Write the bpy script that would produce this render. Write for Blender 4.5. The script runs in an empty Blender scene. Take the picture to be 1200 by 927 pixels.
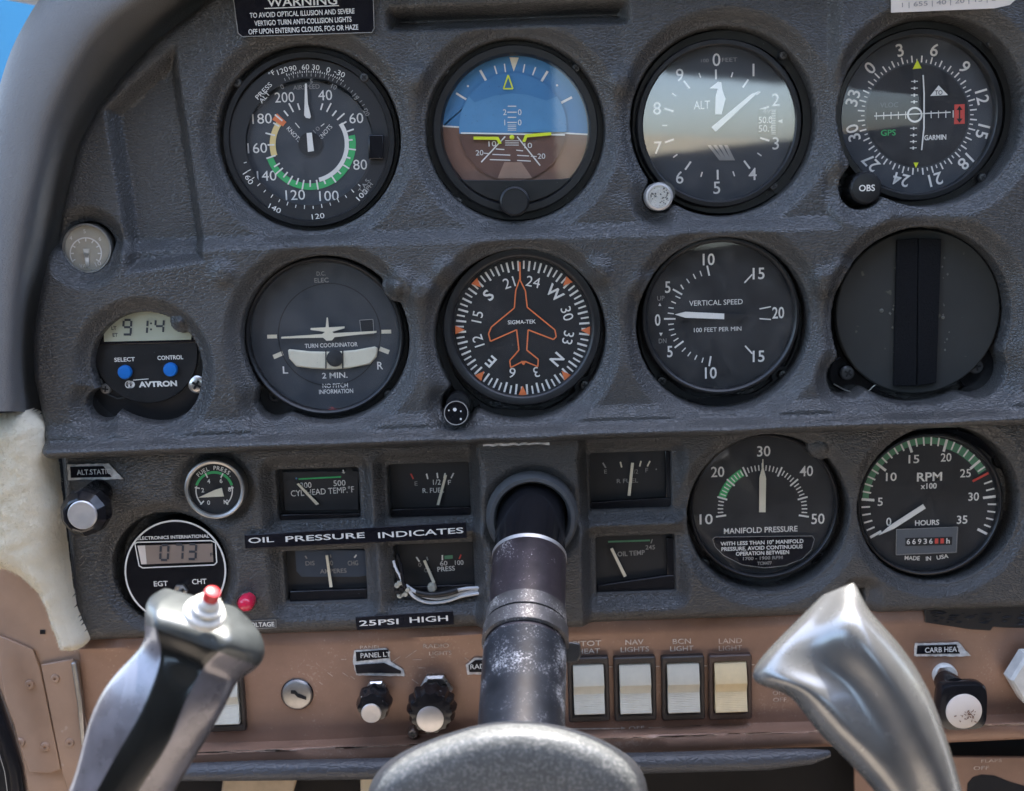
import bpy, bmesh, math, random
import numpy as np
from mathutils import Vector, Matrix
random.seed(7); rng = np.random.default_rng(7)
R = math.radians
SC = bpy.context.scene
COL = SC.collection

# ------------------------------------------------------------------ camera
D = 0.60            # metres from the lens to the panel plane (y = 0)
FPX = 1395.0        # focal length in photo pixels (1200 wide)
TILT, ROLL = R(8.7), R(2.0)
FOOTZ = 1.00        # height of the lens above the cabin ground
CAM = Vector((0.0, -D, FOOTZ))
_f = Vector((0, math.cos(TILT), -math.sin(TILT)))
_r0 = Vector((1, 0, 0)); _u0 = Vector((0, math.sin(TILT), math.cos(TILT)))
_r = _r0*math.cos(ROLL) - _u0*math.sin(ROLL)
_u = _r0*math.sin(ROLL) + _u0*math.cos(ROLL)
cam_d = bpy.data.cameras.new('camera'); cam = bpy.data.objects.new('camera', cam_d); COL.objects.link(cam)
M = Matrix((( _r.x, _u.x, -_f.x, CAM.x), (_r.y, _u.y, -_f.y, CAM.y), (_r.z, _u.z, -_f.z, CAM.z), (0, 0, 0, 1)))
cam.matrix_world = M
cam_d.sensor_fit = 'HORIZONTAL'; cam_d.angle = 2*math.atan(600/FPX)
cam_d.clip_start = 0.01; cam_d.clip_end = 2000
cam_d.dof.use_dof = True; cam_d.dof.focus_distance = 0.60; cam_d.dof.aperture_fstop = 7.0
SC.camera = cam

# ------------------------------------------------------------------ world, sun, exposure
SUN_EL, SUN_AZ = R(70), R(30)      # azimuth measured from +y (ahead of the aircraft) towards +x
w = bpy.data.worlds.new('World'); SC.world = w; w.use_nodes = True
nt = w.node_tree; bg = nt.nodes['Background']
sky = nt.nodes.new('ShaderNodeTexSky'); sky.sky_type = 'NISHITA'; sky.sun_disc = False
sky.sun_elevation = SUN_EL; sky.sun_rotation = SUN_AZ
sky.dust_density = 3.0; sky.ozone_density = 0.8
nt.links.new(sky.outputs[0], bg.inputs[0]); bg.inputs[1].default_value = 0.15
sl = bpy.data.lights.new('sun', 'SUN'); sl.energy = 2.0; sl.angle = R(0.5); sl.color = (1, 0.95, 0.87)
so = bpy.data.objects.new('sun', sl); COL.objects.link(so)
sv = Vector((math.sin(SUN_AZ)*math.cos(SUN_EL), math.cos(SUN_AZ)*math.cos(SUN_EL), math.sin(SUN_EL)))
so.rotation_euler = sv.to_track_quat('Z', 'Y').to_euler(); so.location = sv*5
SC.view_settings.view_transform = 'Standard'; SC.view_settings.look = 'None'
SC.view_settings.gamma = 1.0; SC.view_settings.use_curve_mapping = False
SC.view_settings.exposure = 3.0
SC.render.engine = 'CYCLES'
SC.cycles.use_denoising = True
SC.cycles.max_bounces = 6; SC.cycles.transparent_max_bounces = 8
SC.cycles.caustics_reflective = False; SC.cycles.caustics_refractive = False

# ------------------------------------------------------------------ photo pixel -> point on a plane h metres in front of the panel
def U(px, py, h=0.0):
    d = _f + _r*((px-600)/FPX) - _u*((py-463.5)/FPX)
    t = (D - h)/d.y
    p = CAM + d*t
    return p
def mpp(px, py, h=0.0):
    return (U(px+1, py, h) - U(px, py, h)).length

# ------------------------------------------------------------------ materials
MATS = {}
def new_mat(name):
    m = bpy.data.materials.new(name); m.use_nodes = True; MATS[name] = m
    return m, m.node_tree, m.node_tree.nodes['Principled BSDF']
def node(nt, kind, **kw):
    n = nt.nodes.new(kind)
    for k, v in kw.items():
        if k in n.inputs: n.inputs[k].default_value = v
        else: setattr(n, k, v)
    return n
def coords(nt, scale=(1, 1, 1)):
    tc = node(nt, 'ShaderNodeTexCoord'); mp = node(nt, 'ShaderNodeMapping')
    mp.inputs['Scale'].default_value = scale
    nt.links.new(tc.outputs['Object'], mp.inputs['Vector'])
    return mp.outputs[0]
def mixcol(nt, fac, a, b):
    m = node(nt, 'ShaderNodeMix', data_type='RGBA')
    if isinstance(fac, float): m.inputs[0].default_value = fac
    else: nt.links.new(fac, m.inputs[0])
    for i, c in ((6, a), (7, b)):
        if isinstance(c, tuple): m.inputs[i].default_value = (*c[:3], 1)
        else: nt.links.new(c, m.inputs[i])
    return m.outputs[2]
def ramp(nt, src, stops):
    r = node(nt, 'ShaderNodeValToRGB'); e = r.color_ramp.elements
    while len(e) < len(stops): e.new(0.5)
    for el, (p, v) in zip(e, stops):
        el.position = p; el.color = (v, v, v, 1)
    nt.links.new(src, r.inputs[0]); return r.outputs[0]
def simple(name, col, rough=0.5, metal=0.0, spec=0.5, var=0.15, vscale=60, bump=0.0, bscale=800, speck=0.0, speckcol=(0.6, 0.6, 0.58), sscale=500, sth=0.72, coat=0.0, sdet=2.0, cluster=0.0):
    """a plain material with gentle unevenness of colour and gloss, optional fine bump and specks of dust or chipped paint"""
    m, nt, b = new_mat(name)
    v = coords(nt)
    n = node(nt, 'ShaderNodeTexNoise', Scale=vscale, Detail=5.0, Roughness=0.6); nt.links.new(v, n.inputs['Vector'])
    k = ramp(nt, n.outputs['Fac'], [(0.3, 0), (0.7, 1)])
    c = mixcol(nt, k, tuple(x*(1-var) for x in col), tuple(min(1, x*(1+var)) for x in col))
    if speck:
        s = node(nt, 'ShaderNodeTexNoise', Scale=sscale, Detail=sdet, Roughness=0.7); nt.links.new(v, s.inputs['Vector'])
        src = s.outputs['Fac']
        if cluster:
            cl_ = node(nt, 'ShaderNodeMath', operation='MULTIPLY_ADD'); nt.links.new(n.outputs['Fac'], cl_.inputs[0]); cl_.inputs[1].default_value = cluster
            sub_ = node(nt, 'ShaderNodeMath', operation='SUBTRACT'); nt.links.new(src, sub_.inputs[0]); sub_.inputs[1].default_value = cluster*0.5
            nt.links.new(sub_.outputs[0], cl_.inputs[2]); src = cl_.outputs[0]
        s2 = ramp(nt, src, [(sth, 0), (min(1, sth+0.04), speck)])
        c = mixcol(nt, s2, c, speckcol)
    nt.links.new(c, b.inputs['Base Color'])
    rr = node(nt, 'ShaderNodeMapRange'); rr.inputs[3].default_value = max(0.02, rough-0.08); rr.inputs[4].default_value = min(1, rough+0.1)
    nt.links.new(n.outputs['Fac'], rr.inputs[0]); nt.links.new(rr.outputs[0], b.inputs['Roughness'])
    b.inputs['Metallic'].default_value = metal; b.inputs['Specular IOR Level'].default_value = spec
    b.inputs['Coat Weight'].default_value = coat; b.inputs['Coat Roughness'].default_value = 0.1
    if bump:
        t = node(nt, 'ShaderNodeTexNoise', Scale=bscale, Detail=3.0); nt.links.new(v, t.inputs['Vector'])
        bp = node(nt, 'ShaderNodeBump', Strength=bump, Distance=0.0006); nt.links.new(t.outputs['Fac'], bp.inputs['Height'])
        nt.links.new(bp.outputs[0], b.inputs['Normal'])
    return m
def leather(name, col, rough, grain=1.0, strength=0.6, dust=0.25):
    """moulded vinyl with a crinkled grain, dust and rubbed places"""
    m, nt, b = new_mat(name)
    v = coords(nt)
    big = node(nt, 'ShaderNodeTexNoise', Scale=14.0, Detail=4.0); nt.links.new(v, big.inputs['Vector'])
    # flow of the wrinkles wanders over the sheet
    wv = node(nt, 'ShaderNodeTexNoise', Scale=9.0, Detail=2.0); nt.links.new(v, wv.inputs['Vector'])
    sub = node(nt, 'ShaderNodeVectorMath', operation='MULTIPLY_ADD')
    nt.links.new(wv.outputs['Color'], sub.inputs[0]); sub.inputs[1].default_value = (0.03, 0.03, 0.03); nt.links.new(v, sub.inputs[2])
    st = node(nt, 'ShaderNodeMapping'); st.inputs['Scale'].default_value = (0.62, 1.0, 1.1); nt.links.new(sub.outputs[0], st.inputs['Vector'])
    n1 = node(nt, 'ShaderNodeTexNoise', Scale=330.0*grain, Detail=3.0, Roughness=0.55, Distortion=1.2); nt.links.new(st.outputs[0], n1.inputs['Vector'])
    vo = node(nt, 'ShaderNodeTexVoronoi', Scale=420.0*grain, feature='DISTANCE_TO_EDGE'); nt.links.new(st.outputs[0], vo.inputs['Vector'])
    vr = ramp(nt, vo.outputs['Distance'], [(0.0, 0), (0.22, 1)])
    ad = node(nt, 'ShaderNodeMath', operation='MULTIPLY_ADD'); nt.links.new(n1.outputs['Fac'], ad.inputs[0]); ad.inputs[1].default_value = 1.6; nt.links.new(vr, ad.inputs[2])
    bp = node(nt, 'ShaderNodeBump', Strength=strength, Distance=0.0007); nt.links.new(ad.outputs[0], bp.inputs['Height'])
    nt.links.new(bp.outputs[0], b.inputs['Normal'])
    k = ramp(nt, big.outputs['Fac'], [(0.35, 0), (0.65, 1)])
    c = mixcol(nt, k, tuple(x*0.93 for x in col), tuple(x*1.07 for x in col))
    du = node(nt, 'ShaderNodeTexNoise', Scale=900.0, Detail=2.0); nt.links.new(v, du.inputs['Vector'])
    dr = ramp(nt, du.outputs['Fac'], [(0.66, 0), (0.72, dust)])
    c = mixcol(nt, dr, c, (0.25, 0.24, 0.22))
    nt.links.new(c, b.inputs['Base Color'])
    rr = node(nt, 'ShaderNodeMapRange'); rr.inputs[3].default_value = rough-0.08; rr.inputs[4].default_value = rough+0.1
    nt.links.new(big.outputs['Fac'], rr.inputs[0]); nt.links.new(rr.outputs[0], b.inputs['Roughness'])
    b.inputs['Specular IOR Level'].default_value = 0.5
    return m
def glass(name, tint=(1, 1, 1), ior=1.45, rough=0.02, dirt=0.02, boost=1.0):
    """clear pane: see-through with a fresnel reflection, a faint film of dust and smears"""
    m = bpy.data.materials.new(name); m.use_nodes = True; MATS[name] = m
    nt = m.node_tree; nt.nodes.clear()
    out = node(nt, 'ShaderNodeOutputMaterial')
    tr = node(nt, 'ShaderNodeBsdfTransparent'); tr.inputs[0].default_value = (*tint, 1)
    gl = node(nt, 'ShaderNodeBsdfGlossy', Roughness=rough)
    # fresnel of a thin pane, the same from both sides (Schlick)
    ge = node(nt, 'ShaderNodeNewGeometry'); dt = node(nt, 'ShaderNodeVectorMath', operation='DOT_PRODUCT')
    nt.links.new(ge.outputs['Incoming'], dt.inputs[0]); nt.links.new(ge.outputs['Normal'], dt.inputs[1])
    ab = node(nt, 'ShaderNodeMath', operation='ABSOLUTE'); nt.links.new(dt.outputs['Value'], ab.inputs[0])
    om = node(nt, 'ShaderNodeMath', operation='SUBTRACT'); om.inputs[0].default_value = 1.0; nt.links.new(ab.outputs[0], om.inputs[1])
    pw = node(nt, 'ShaderNodeMath', operation='POWER'); nt.links.new(om.outputs[0], pw.inputs[0]); pw.inputs[1].default_value = 5.0
    f0 = ((ior-1)/(ior+1))**2
    fr = node(nt, 'ShaderNodeMath', operation='MULTIPLY_ADD'); nt.links.new(pw.outputs[0], fr.inputs[0]); fr.inputs[1].default_value = 1-f0; fr.inputs[2].default_value = f0
    ml = node(nt, 'ShaderNodeMath', operation='MULTIPLY', use_clamp=True); nt.links.new(fr.outputs[0], ml.inputs[0]); ml.inputs[1].default_value = boost
    mx = node(nt, 'ShaderNodeMixShader'); nt.links.new(ml.outputs[0], mx.inputs[0]); nt.links.new(tr.outputs[0], mx.inputs[1]); nt.links.new(gl.outputs[0], mx.inputs[2])
    v = coords(nt)
    n = node(nt, 'ShaderNodeTexNoise', Scale=45.0, Detail=6.0, Roughness=0.7); nt.links.new(v, n.inputs['Vector'])
    k = ramp(nt, n.outputs['Fac'], [(0.42, 0), (0.8, dirt*2.5)])
    n2 = node(nt, 'ShaderNodeTexNoise', Scale=1100.0, Detail=1.0); nt.links.new(v, n2.inputs['Vector'])
    k2 = ramp(nt, n2.outputs['Fac'], [(0.73, 0), (0.77, 0.25)])
    mxx = node(nt, 'ShaderNodeMath', operation='MAXIMUM'); nt.links.new(k, mxx.inputs[0]); nt.links.new(k2, mxx.inputs[1])
    df = node(nt, 'ShaderNodeBsdfDiffuse'); df.inputs[0].default_value = (0.5, 0.49, 0.47, 1)
    m2 = node(nt, 'ShaderNodeMixShader'); nt.links.new(mxx.outputs[0], m2.inputs[0]); nt.links.new(mx.outputs[0], m2.inputs[1]); nt.links.new(df.outputs[0], m2.inputs[2])
    nt.links.new(m2.outputs[0], out.inputs[0])
    return m

leather('cover_vinyl', (0.056, 0.0555, 0.0545), 0.30, 1.5, 0.38, 0.15)
leather('trim_vinyl', (0.15, 0.15, 0.15), 0.6, 2.2, 0.25, 0.15)
leather('roll_vinyl', (0.06, 0.063, 0.07), 0.4, 0.8, 0.3)
simple('bezel_black', (0.012, 0.012, 0.013), 0.38, bump=0.08, bscale=1500, speck=0.3, sth=0.74, sscale=700)
simple('flange_black', (0.010, 0.010, 0.011), 0.45, speck=0.4, sth=0.72, sscale=500)
simple('gloss_black', (0.010, 0.010, 0.012), 0.16, speck=0.3, sth=0.74)
simple('dial_black', (0.012, 0.012, 0.013), 0.6, var=0.1)
simple('dial_charcoal', (0.018, 0.018, 0.019), 0.65, var=0.1)
simple('dial_slate', (0.045, 0.05, 0.058), 0.6, var=0.1)
simple('dial_grey', (0.10, 0.11, 0.12), 0.6, var=0.1)
simple('dial_taupe', (0.42, 0.38, 0.30), 0.6, var=0.08)
simple('mark_white', (0.78, 0.76, 0.70), 0.6, var=0.05)
simple('mark_cream', (0.74, 0.68, 0.52), 0.6, var=0.05)
simple('mark_dim', (0.30, 0.29, 0.27), 0.6, var=0.2)
simple('mark_green', (0.05, 0.42, 0.13), 0.6, var=0.1)
simple('mark_sage', (0.09, 0.24, 0.13), 0.6, var=0.1)
simple('mark_yellow', (0.78, 0.60, 0.25), 0.6, var=0.1)
simple('mark_lime', (0.72, 0.80, 0.03), 0.5, var=0.05)
simple('mark_red', (0.60, 0.07, 0.05), 0.5, var=0.1)
simple('mark_orange', (0.80, 0.20, 0.06), 0.5, var=0.05)
simple('mark_blue', (0.07, 0.18, 0.36), 0.5, var=0.06)
simple('horizon_sky', (0.055, 0.20, 0.40), 0.55, var=0.08, vscale=30)
simple('horizon_sky_inner', (0.09, 0.26, 0.46), 0.55, var=0.12, vscale=25)
simple('horizon_ground', (0.20, 0.105, 0.070), 0.55, var=0.1, vscale=30)
simple('horizon_ground_inner', (0.13, 0.065, 0.045), 0.55, var=0.12)
simple('horizon_runway', (0.34, 0.21, 0.145), 0.55, var=0.1)
simple('mark_black', (0.01, 0.01, 0.01), 0.6)
simple('mark_ink', (0.035, 0.04, 0.05), 0.5)
simple('residue', (0.11, 0.11, 0.095), 0.6, var=0.3, vscale=300)
simple('lcd_green', (0.42, 0.44, 0.34), 0.35, var=0.05)
simple('lcd_taupe', (0.27, 0.21, 0.17), 0.35, var=0.06)
simple('button_blue', (0.01, 0.16, 0.55), 0.35, var=0.05)
simple('steel', (0.60, 0.58, 0.55), 0.28, metal=1.0, bump=0.1, bscale=1200)
simple('dull_steel', (0.42, 0.41, 0.39), 0.42, metal=1.0, var=0.3)
simple('dark_steel', (0.10, 0.10, 0.10), 0.4, metal=0.7)
simple('cap_silver', (0.62, 0.60, 0.58), 0.42, metal=0.8, var=0.12, vscale=90)
simple('brown_paint', (0.275, 0.162, 0.110), 0.38, metal=0.15, var=0.22, vscale=22, bump=0.12, bscale=500, speck=0.55, speckcol=(0.46, 0.33, 0.25), sscale=600, sth=0.66, sdet=4.0, cluster=0.7)
simple('brown_worn', (0.42, 0.30, 0.22), 0.45, var=0.35, vscale=300)
simple('tan_paint', (0.44, 0.29, 0.20), 0.36, var=0.12, vscale=28, bump=0.2, bscale=120, speck=0.4, speckcol=(0.62, 0.5, 0.4), sscale=120, sth=0.7)
simple('fleece', (0.74, 0.67, 0.52), 0.95, var=0.04, vscale=60, bump=1.0, bscale=420, spec=0.1)
simple('label_black', (0.008, 0.008, 0.012), 0.18, var=0.1)
simple('label_edge', (0.62, 0.60, 0.56), 0.5, var=0.4, vscale=260)
simple('print_faded', (0.55, 0.45, 0.37), 0.6, var=0.5, vscale=400)
simple('print_white', (0.66, 0.60, 0.53), 0.6, var=0.3, vscale=400)
simple('paper', (0.72, 0.64, 0.56), 0.8, var=0.06, vscale=30)
simple('ink_grey', (0.30, 0.27, 0.25), 0.8)
simple('rocker_white', (0.58, 0.56, 0.47), 0.42, var=0.08, vscale=120)
simple('rocker_ivory', (0.74, 0.60, 0.36), 0.42, var=0.08, vscale=120)
simple('rocker_frame', (0.028, 0.022, 0.020), 0.42, bump=0.15, bscale=1500, speck=0.3)
simple('rocker_frame_brown', (0.060, 0.036, 0.028), 0.4, bump=0.15, bscale=1500, speck=0.3)
simple('column_black', (0.010, 0.010, 0.012), 0.14, var=0.2, speck=0.15, sth=0.75)
simple('column_worn', (0.060, 0.048, 0.053), 0.33, metal=0.35, var=0.4, vscale=70, speck=1.0, speckcol=(0.62, 0.58, 0.56), sscale=1100, sth=0.67, sdet=3.0, cluster=0.9)
simple('column_speckled', (0.030, 0.033, 0.040), 0.36, metal=0.2, var=0.5, vscale=60, speck=1.0, speckcol=(0.5, 0.51, 0.52), sscale=1200, sth=0.63, sdet=3.0, cluster=0.9)
simple('clamp_grey', (0.16, 0.15, 0.145), 0.34, metal=0.5, var=0.35, vscale=80, speck=1.0, speckcol=(0.6, 0.58, 0.54), sscale=1100, sth=0.62, sdet=3.0, cluster=0.8)
simple('collar_rubber', (0.075, 0.078, 0.08), 0.42, var=0.25, speck=0.4)
simple('hub_cast', (0.095, 0.10, 0.10), 0.40, metal=0.0, var=0.15, vscale=250, bump=0.4, bscale=520, speck=0.45, speckcol=(0.26, 0.26, 0.25), sscale=700, sth=0.53)
simple('grip_worn', (0.20, 0.19, 0.205), 0.27, metal=0.5, var=0.3, vscale=70, speck=0.6, speckcol=(0.5, 0.5, 0.5), sscale=200, sth=0.70, sdet=6.0, coat=0.4)
simple('grip_silver', (0.24, 0.24, 0.232), 0.25, metal=0.6, var=0.15, vscale=60, speck=0.6, speckcol=(0.7, 0.69, 0.67), sscale=220, sth=0.68, sdet=6.0, coat=0.4)
simple('grip_black', (0.012, 0.013, 0.012), 0.22, var=0.2, speck=0.6, sth=0.74, sscale=300, coat=0.3)
simple('grip_slate', (0.075, 0.083, 0.083), 0.40, var=0.25, vscale=90, metal=0.4, speck=0.8, speckcol=(0.6, 0.6, 0.6), sscale=260, sth=0.72, coat=0.3)
simple('boot_white', (0.66, 0.65, 0.60), 0.5, var=0.12, vscale=150)
simple('red_plastic', (0.50, 0.025, 0.03), 0.35, var=0.1)
simple('red_lamp', (0.72, 0.02, 0.07), 0.2, var=0.05, coat=0.5)
simple('wire_white', (0.70, 0.70, 0.70), 0.35, var=0.05)
simple('sealant', (0.45, 0.42, 0.33), 0.6, var=0.3, vscale=300)
simple('velcro', (0.011, 0.0115, 0.013), 0.95, spec=0.1, var=0.35, vscale=1600, bump=1.0, bscale=1500)
simple('blank_disc', (0.036, 0.037, 0.035), 0.7, spec=0.25, var=0.12, vscale=30, speck=0.2, speckcol=(0.3, 0.29, 0.2), sscale=150, sth=0.68)
simple('amp_face', (0.035, 0.05, 0.075), 0.6)
simple('void_black', (0.006, 0.006, 0.007), 0.8)
simple('wood_brown', (0.19, 0.085, 0.045), 0.5, var=0.2)
simple('pale_tan', (0.50, 0.38, 0.24), 0.6, var=0.2)
simple('sky_blue_wall', (0.012, 0.13, 0.25), 0.6, var=0.08, vscale=3)
simple('pale_seam', (0.40, 0.60, 0.78), 0.6)
simple('concrete', (0.25, 0.245, 0.23), 0.9, var=0.15, vscale=2)
simple('carpet', (0.26, 0.23, 0.20), 0.95, var=0.2)
simple('added_wall_dark', (0.045, 0.042, 0.04), 0.9, var=0.15)
simple('added_ceiling_grey', (0.35, 0.35, 0.34), 0.9, var=0.05)
simple('sill_cream', (0.62, 0.54, 0.38), 0.7, var=0.1)
glass('pane_glass', ior=1.45, dirt=0.018)
glass('pane_reflective', ior=1.6, dirt=0.03, boost=2.4, rough=0.045)
glass('pane_dusty', ior=1.45, dirt=0.04)
def mt(x): return MATS[x] if isinstance(x, str) else x

# ------------------------------------------------------------------ object helpers
def tag(o, label=None, cat=None, group=None, kind=None):
    if label: o['label'] = label
    if cat: o['category'] = cat
    if group: o['group'] = group
    if kind: o['kind'] = kind
    return o
def smooth_angle(me, ang=35):
    me.polygons.foreach_set('use_smooth', [True]*len(me.polygons))
    try: me.set_sharp_from_angle(angle=R(ang))
    except Exception: pass
class MB:
    """collects faces for one mesh object"""
    def __init__(s): s.v = []; s.f = []; s.m = []; s.mats = []
    def mi(s, m):
        m = mt(m)
        if m not in s.mats: s.mats.append(m)
        return s.mats.index(m)
    def add(s, verts, faces, m):
        k = s.mi(m); b = len(s.v); s.v.extend([tuple(p) for p in verts])
        for f in faces: s.f.append(tuple(b+i for i in f)); s.m.append(k)
    def poly(s, pts, m): s.add(pts, [tuple(range(len(pts)))], m)
    def prism(s, bottom, top, m, caps=True):
        n = len(bottom); fs = [(i, (i+1) % n, n+(i+1) % n, n+i) for i in range(n)]
        if caps: fs += [tuple(range(n))[::-1], tuple(range(n, 2*n))]
        s.add(list(bottom)+list(top), fs, m)
    def lathe(s, prof, m, c=(0, 0), n=64, cap0=False, cap1=False, mod=None):
        """profile of (r, z) turned about the z axis through c; mod(angle, r, z) may reshape r"""
        vs = []
        for r, z in prof:
            for i in range(n):
                a = 2*math.pi*i/n; rr = mod(a, r, z) if mod else r
                vs.append((c[0]+rr*math.cos(a), c[1]+rr*math.sin(a), z))
        fs = []
        for k in range(len(prof)-1):
            for i in range(n):
                j = (i+1) % n
                fs.append((k*n+i, k*n+j, (k+1)*n+j, (k+1)*n+i))
        if cap0: fs.append(tuple(range(n))[::-1])
        if cap1: fs.append(tuple((len(prof)-1)*n+i for i in range(n)))
        s.add(vs, fs, m)
    def tube(s, path, rad, m, n=12, caps=True):
        P = [Vector(p) for p in path]; rr = rad if isinstance(rad, (list, tuple)) else [rad]*len(P)
        vs = []; nrm = None
        for i, p in enumerate(P):
            t = (P[min(i+1, len(P)-1)] - P[max(i-1, 0)]).normalized()
            if nrm is None: nrm = t.orthogonal().normalized()
            nrm = (nrm - t*nrm.dot(t)).normalized(); b = t.cross(nrm)
            for k in range(n):
                a = 2*math.pi*k/n; vs.append(p + (nrm*math.cos(a) + b*math.sin(a))*rr[i])
        fs = [(i*n+k, i*n+(k+1) % n, (i+1)*n+(k+1) % n, (i+1)*n+k) for i in range(len(P)-1) for k in range(n)]
        if caps: fs += [tuple(range(n))[::-1], tuple((len(P)-1)*n+k for k in range(n))]
        s.add(vs, fs, m)
    def build(s, name, parent=None, loc=None, ang=35, bevel=0.0, smooth=True, fixn=True):
        me = bpy.data.meshes.new(name); me.from_pydata(s.v, [], s.f)
        for m in s.mats: me.materials.append(m)
        me.polygons.foreach_set('material_index', s.m)
        if fixn:
            bm = bmesh.new(); bm.from_mesh(me); bmesh.ops.recalc_face_normals(bm, faces=bm.faces[:]); bm.to_mesh(me); bm.free()
        if smooth: smooth_angle(me, ang)
        me.update()
        o = bpy.data.objects.new(name, me); COL.objects.link(o)
        if parent: o.parent = parent
        if loc is not None: o.location = loc
        if bevel:
            md = o.modifiers.new('bevel', 'BEVEL'); md.width = bevel; md.segments = 2; md.limit_method = 'ANGLE'; md.angle_limit = R(40)
        return o
# ---- text as flat mesh
_tc = {}
def text_mesh(t, bold=0.0):
    k = (t, bold)
    if k not in _tc:
        cu = bpy.data.curves.new('txt', 'FONT'); cu.body = t; cu.size = 1.0; cu.resolution_u = 3; cu.offset = bold
        ob = bpy.data.objects.new('txt', cu)
        COL.objects.link(ob)
        dg = bpy.context.evaluated_depsgraph_get(); dg.update()
        me = bpy.data.meshes.new_from_object(ob.evaluated_get(dg))
        v = [(p.co.x, p.co.y) for p in me.vertices]; f = [tuple(q.vertices) for q in me.polygons]
        COL.objects.unlink(ob); bpy.data.objects.remove(ob); bpy.data.curves.remove(cu); bpy.data.meshes.remove(me)
        _tc[k] = (v, f)
    return _tc[k]
_cap = None
def cap_h():
    global _cap
    if _cap is None: _cap = max(y for _, y in text_mesh('H')[0])
    return _cap

class Thing:
    """an Empty on the plane h in front of the panel; local x right, y up, z towards the pilot. All drawing is given in photo pixels
    of the plane the shape lies on, so every shape keeps its own real depth"""
    def __init__(s, name, label, cat, px, py, h, group=None):
        s.px, s.py, s.h = px, py, h; s.tr = None
        o = bpy.data.objects.new(name, None); COL.objects.link(o); o.empty_display_size = 0.01
        o.location = U(px, py, h); o.rotation_euler = (R(90), 0, 0)
        tag(o, label, cat, group); s.o = o; s.s = mpp(px, py, h); s.org = Vector(o.location)
    def p(s, px, py, dz=0.0):
        if s.tr: px, py = s.tr(px, py)
        q = U(px, py, s.h+dz) - s.org
        return (q.x, q.z)
    def p3(s, px, py, dz=0.0):
        x, y = s.p(px, py, dz); return (x, y, dz)
    def rel(s, px, py, h): return s.p3(px, py, h - s.h)
    def draw(s): return Draw(s)
    def solid(s, name, pts, dz, th, m, bevel=0.0, parent=None, ang=35):
        mb = MB(); a = [s.p3(x, y, dz) for x, y in pts]; b = [(x, y, dz+th) for x, y, _ in a]
        mb.prism(a, b, m); return mb.build(name, parent or s.o, bevel=bevel, ang=ang)
    def lathe(s, name, cx, cy, prof, m, n=64, parent=None, dzc=0.0, cap0=True, cap1=True, mod=None, ang=35, bevel=0.0):
        """prof of (radius in photo px, dz metres)"""
        mb = MB(); c = s.p(cx, cy, dzc)
        mb.lathe([(r*s.s, z) for r, z in prof], m, c, n, cap0, cap1, mod); return mb.build(name, parent or s.o, ang=ang, bevel=bevel)
    def screw(s, cx, cy, r, dz, m='dark_steel', ang=None, parent=None, name='screw'):
        mb = MB(); c = s.p(cx, cy, dz); q = r*s.s
        mb.lathe([(q, dz-0.001), (q, dz+0.0004), (q*0.8, dz+0.0011), (q*0.35, dz+0.0013)], m, c, 24, False, True)
        a0 = random.uniform(0, 3) if ang is None else ang
        for k in (0, math.pi/2):
            a = a0+k; ux, uy = math.cos(a), math.sin(a); L, W = q*0.55, q*0.13
            mb.poly([(c[0]+ux*L*i-uy*W*j, c[1]+uy*L*i+ux*W*j, dz+0.00155+0.00002*(k > 0)) for i, j in ((-1, -1), (1, -1), (1, 1), (-1, 1))], 'void_black')
        return mb.build(name, parent or s.o)
class Draw(MB):
    """flat marks on a thing's face, in photo pixels"""
    def __init__(s, g, dz=0.0): super().__init__(); s.g = g; s.dz = dz
    def pts(s, pts, m, lift=0.0): s.poly([s.g.p3(x, y, s.dz+lift) for x, y in pts], m)
    def line(s, a, b, w, m, w2=None, lift=0.0):
        dx, dy = b[0]-a[0], b[1]-a[1]; L = math.hypot(dx, dy) or 1; nx, ny = -dy/L, dx/L; w2 = w if w2 is None else w2
        s.pts([(a[0]+nx*w/2, a[1]+ny*w/2), (b[0]+nx*w2/2, b[1]+ny*w2/2), (b[0]-nx*w2/2, b[1]-ny*w2/2), (a[0]-nx*w/2, a[1]-ny*w/2)], m, lift)
    def path(s, pts, w, m, lift=0.0, closed=False):
        n = len(pts)
        for i in range(n if closed else n-1): s.line(pts[i], pts[(i+1) % n], w, m, lift=lift+0.00001*(i % 2))
    def tick(s, c, a, r0, r1, w, m, lift=0.0):
        s.line(pol(c, r0, a), pol(c, r1, a), w, m, lift=lift)
    def sector(s, c, r0, r1, a0, a1, m, lift=0.0, n=None):
        n = n or max(3, int(abs(a1-a0)/4)+1)
        A = [a0+(a1-a0)*i/n for i in range(n+1)]
        vs = [s.g.p3(*pol(c, r0, a), s.dz+lift) for a in A] + [s.g.p3(*pol(c, r1, a), s.dz+lift) for a in A]
        s.add(vs, [(i, i+1, n+1+i+1, n+1+i) for i in range(n)], m)
    def disc(s, c, r, m, lift=0.0, n=64): s.pts([pol(c, r, 360*i/n) for i in range(n)], m, lift)
    def text(s, t, cx, cy, hp, wp=None, rot=0.0, m='mark_white', bold=0.0, lift=0.0):
        v, f = text_mesh(t, bold)
        if not v: return
        x0 = min(x for x, _ in v); x1 = max(x for x, _ in v); ch = cap_h()
        k = hp*s.g.s/ch; kx = k if wp is None else wp*s.g.s/max(1e-6, x1-x0)
        c, sn = math.cos(R(rot)), math.sin(R(rot)); ox, oy = s.g.p(cx, cy, s.dz+lift)
        out = []
        for x, y in v:
            X = (x-(x0+x1)/2)*kx; Y = (y-ch/2)*k
            out.append((ox+X*c-Y*sn, oy+X*sn+Y*c, s.dz+lift))
        s.add(out, f, m)
    def build(s, name='markings', parent=None): return super().build(name, parent or s.g.o, smooth=False, fixn=False)
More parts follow.
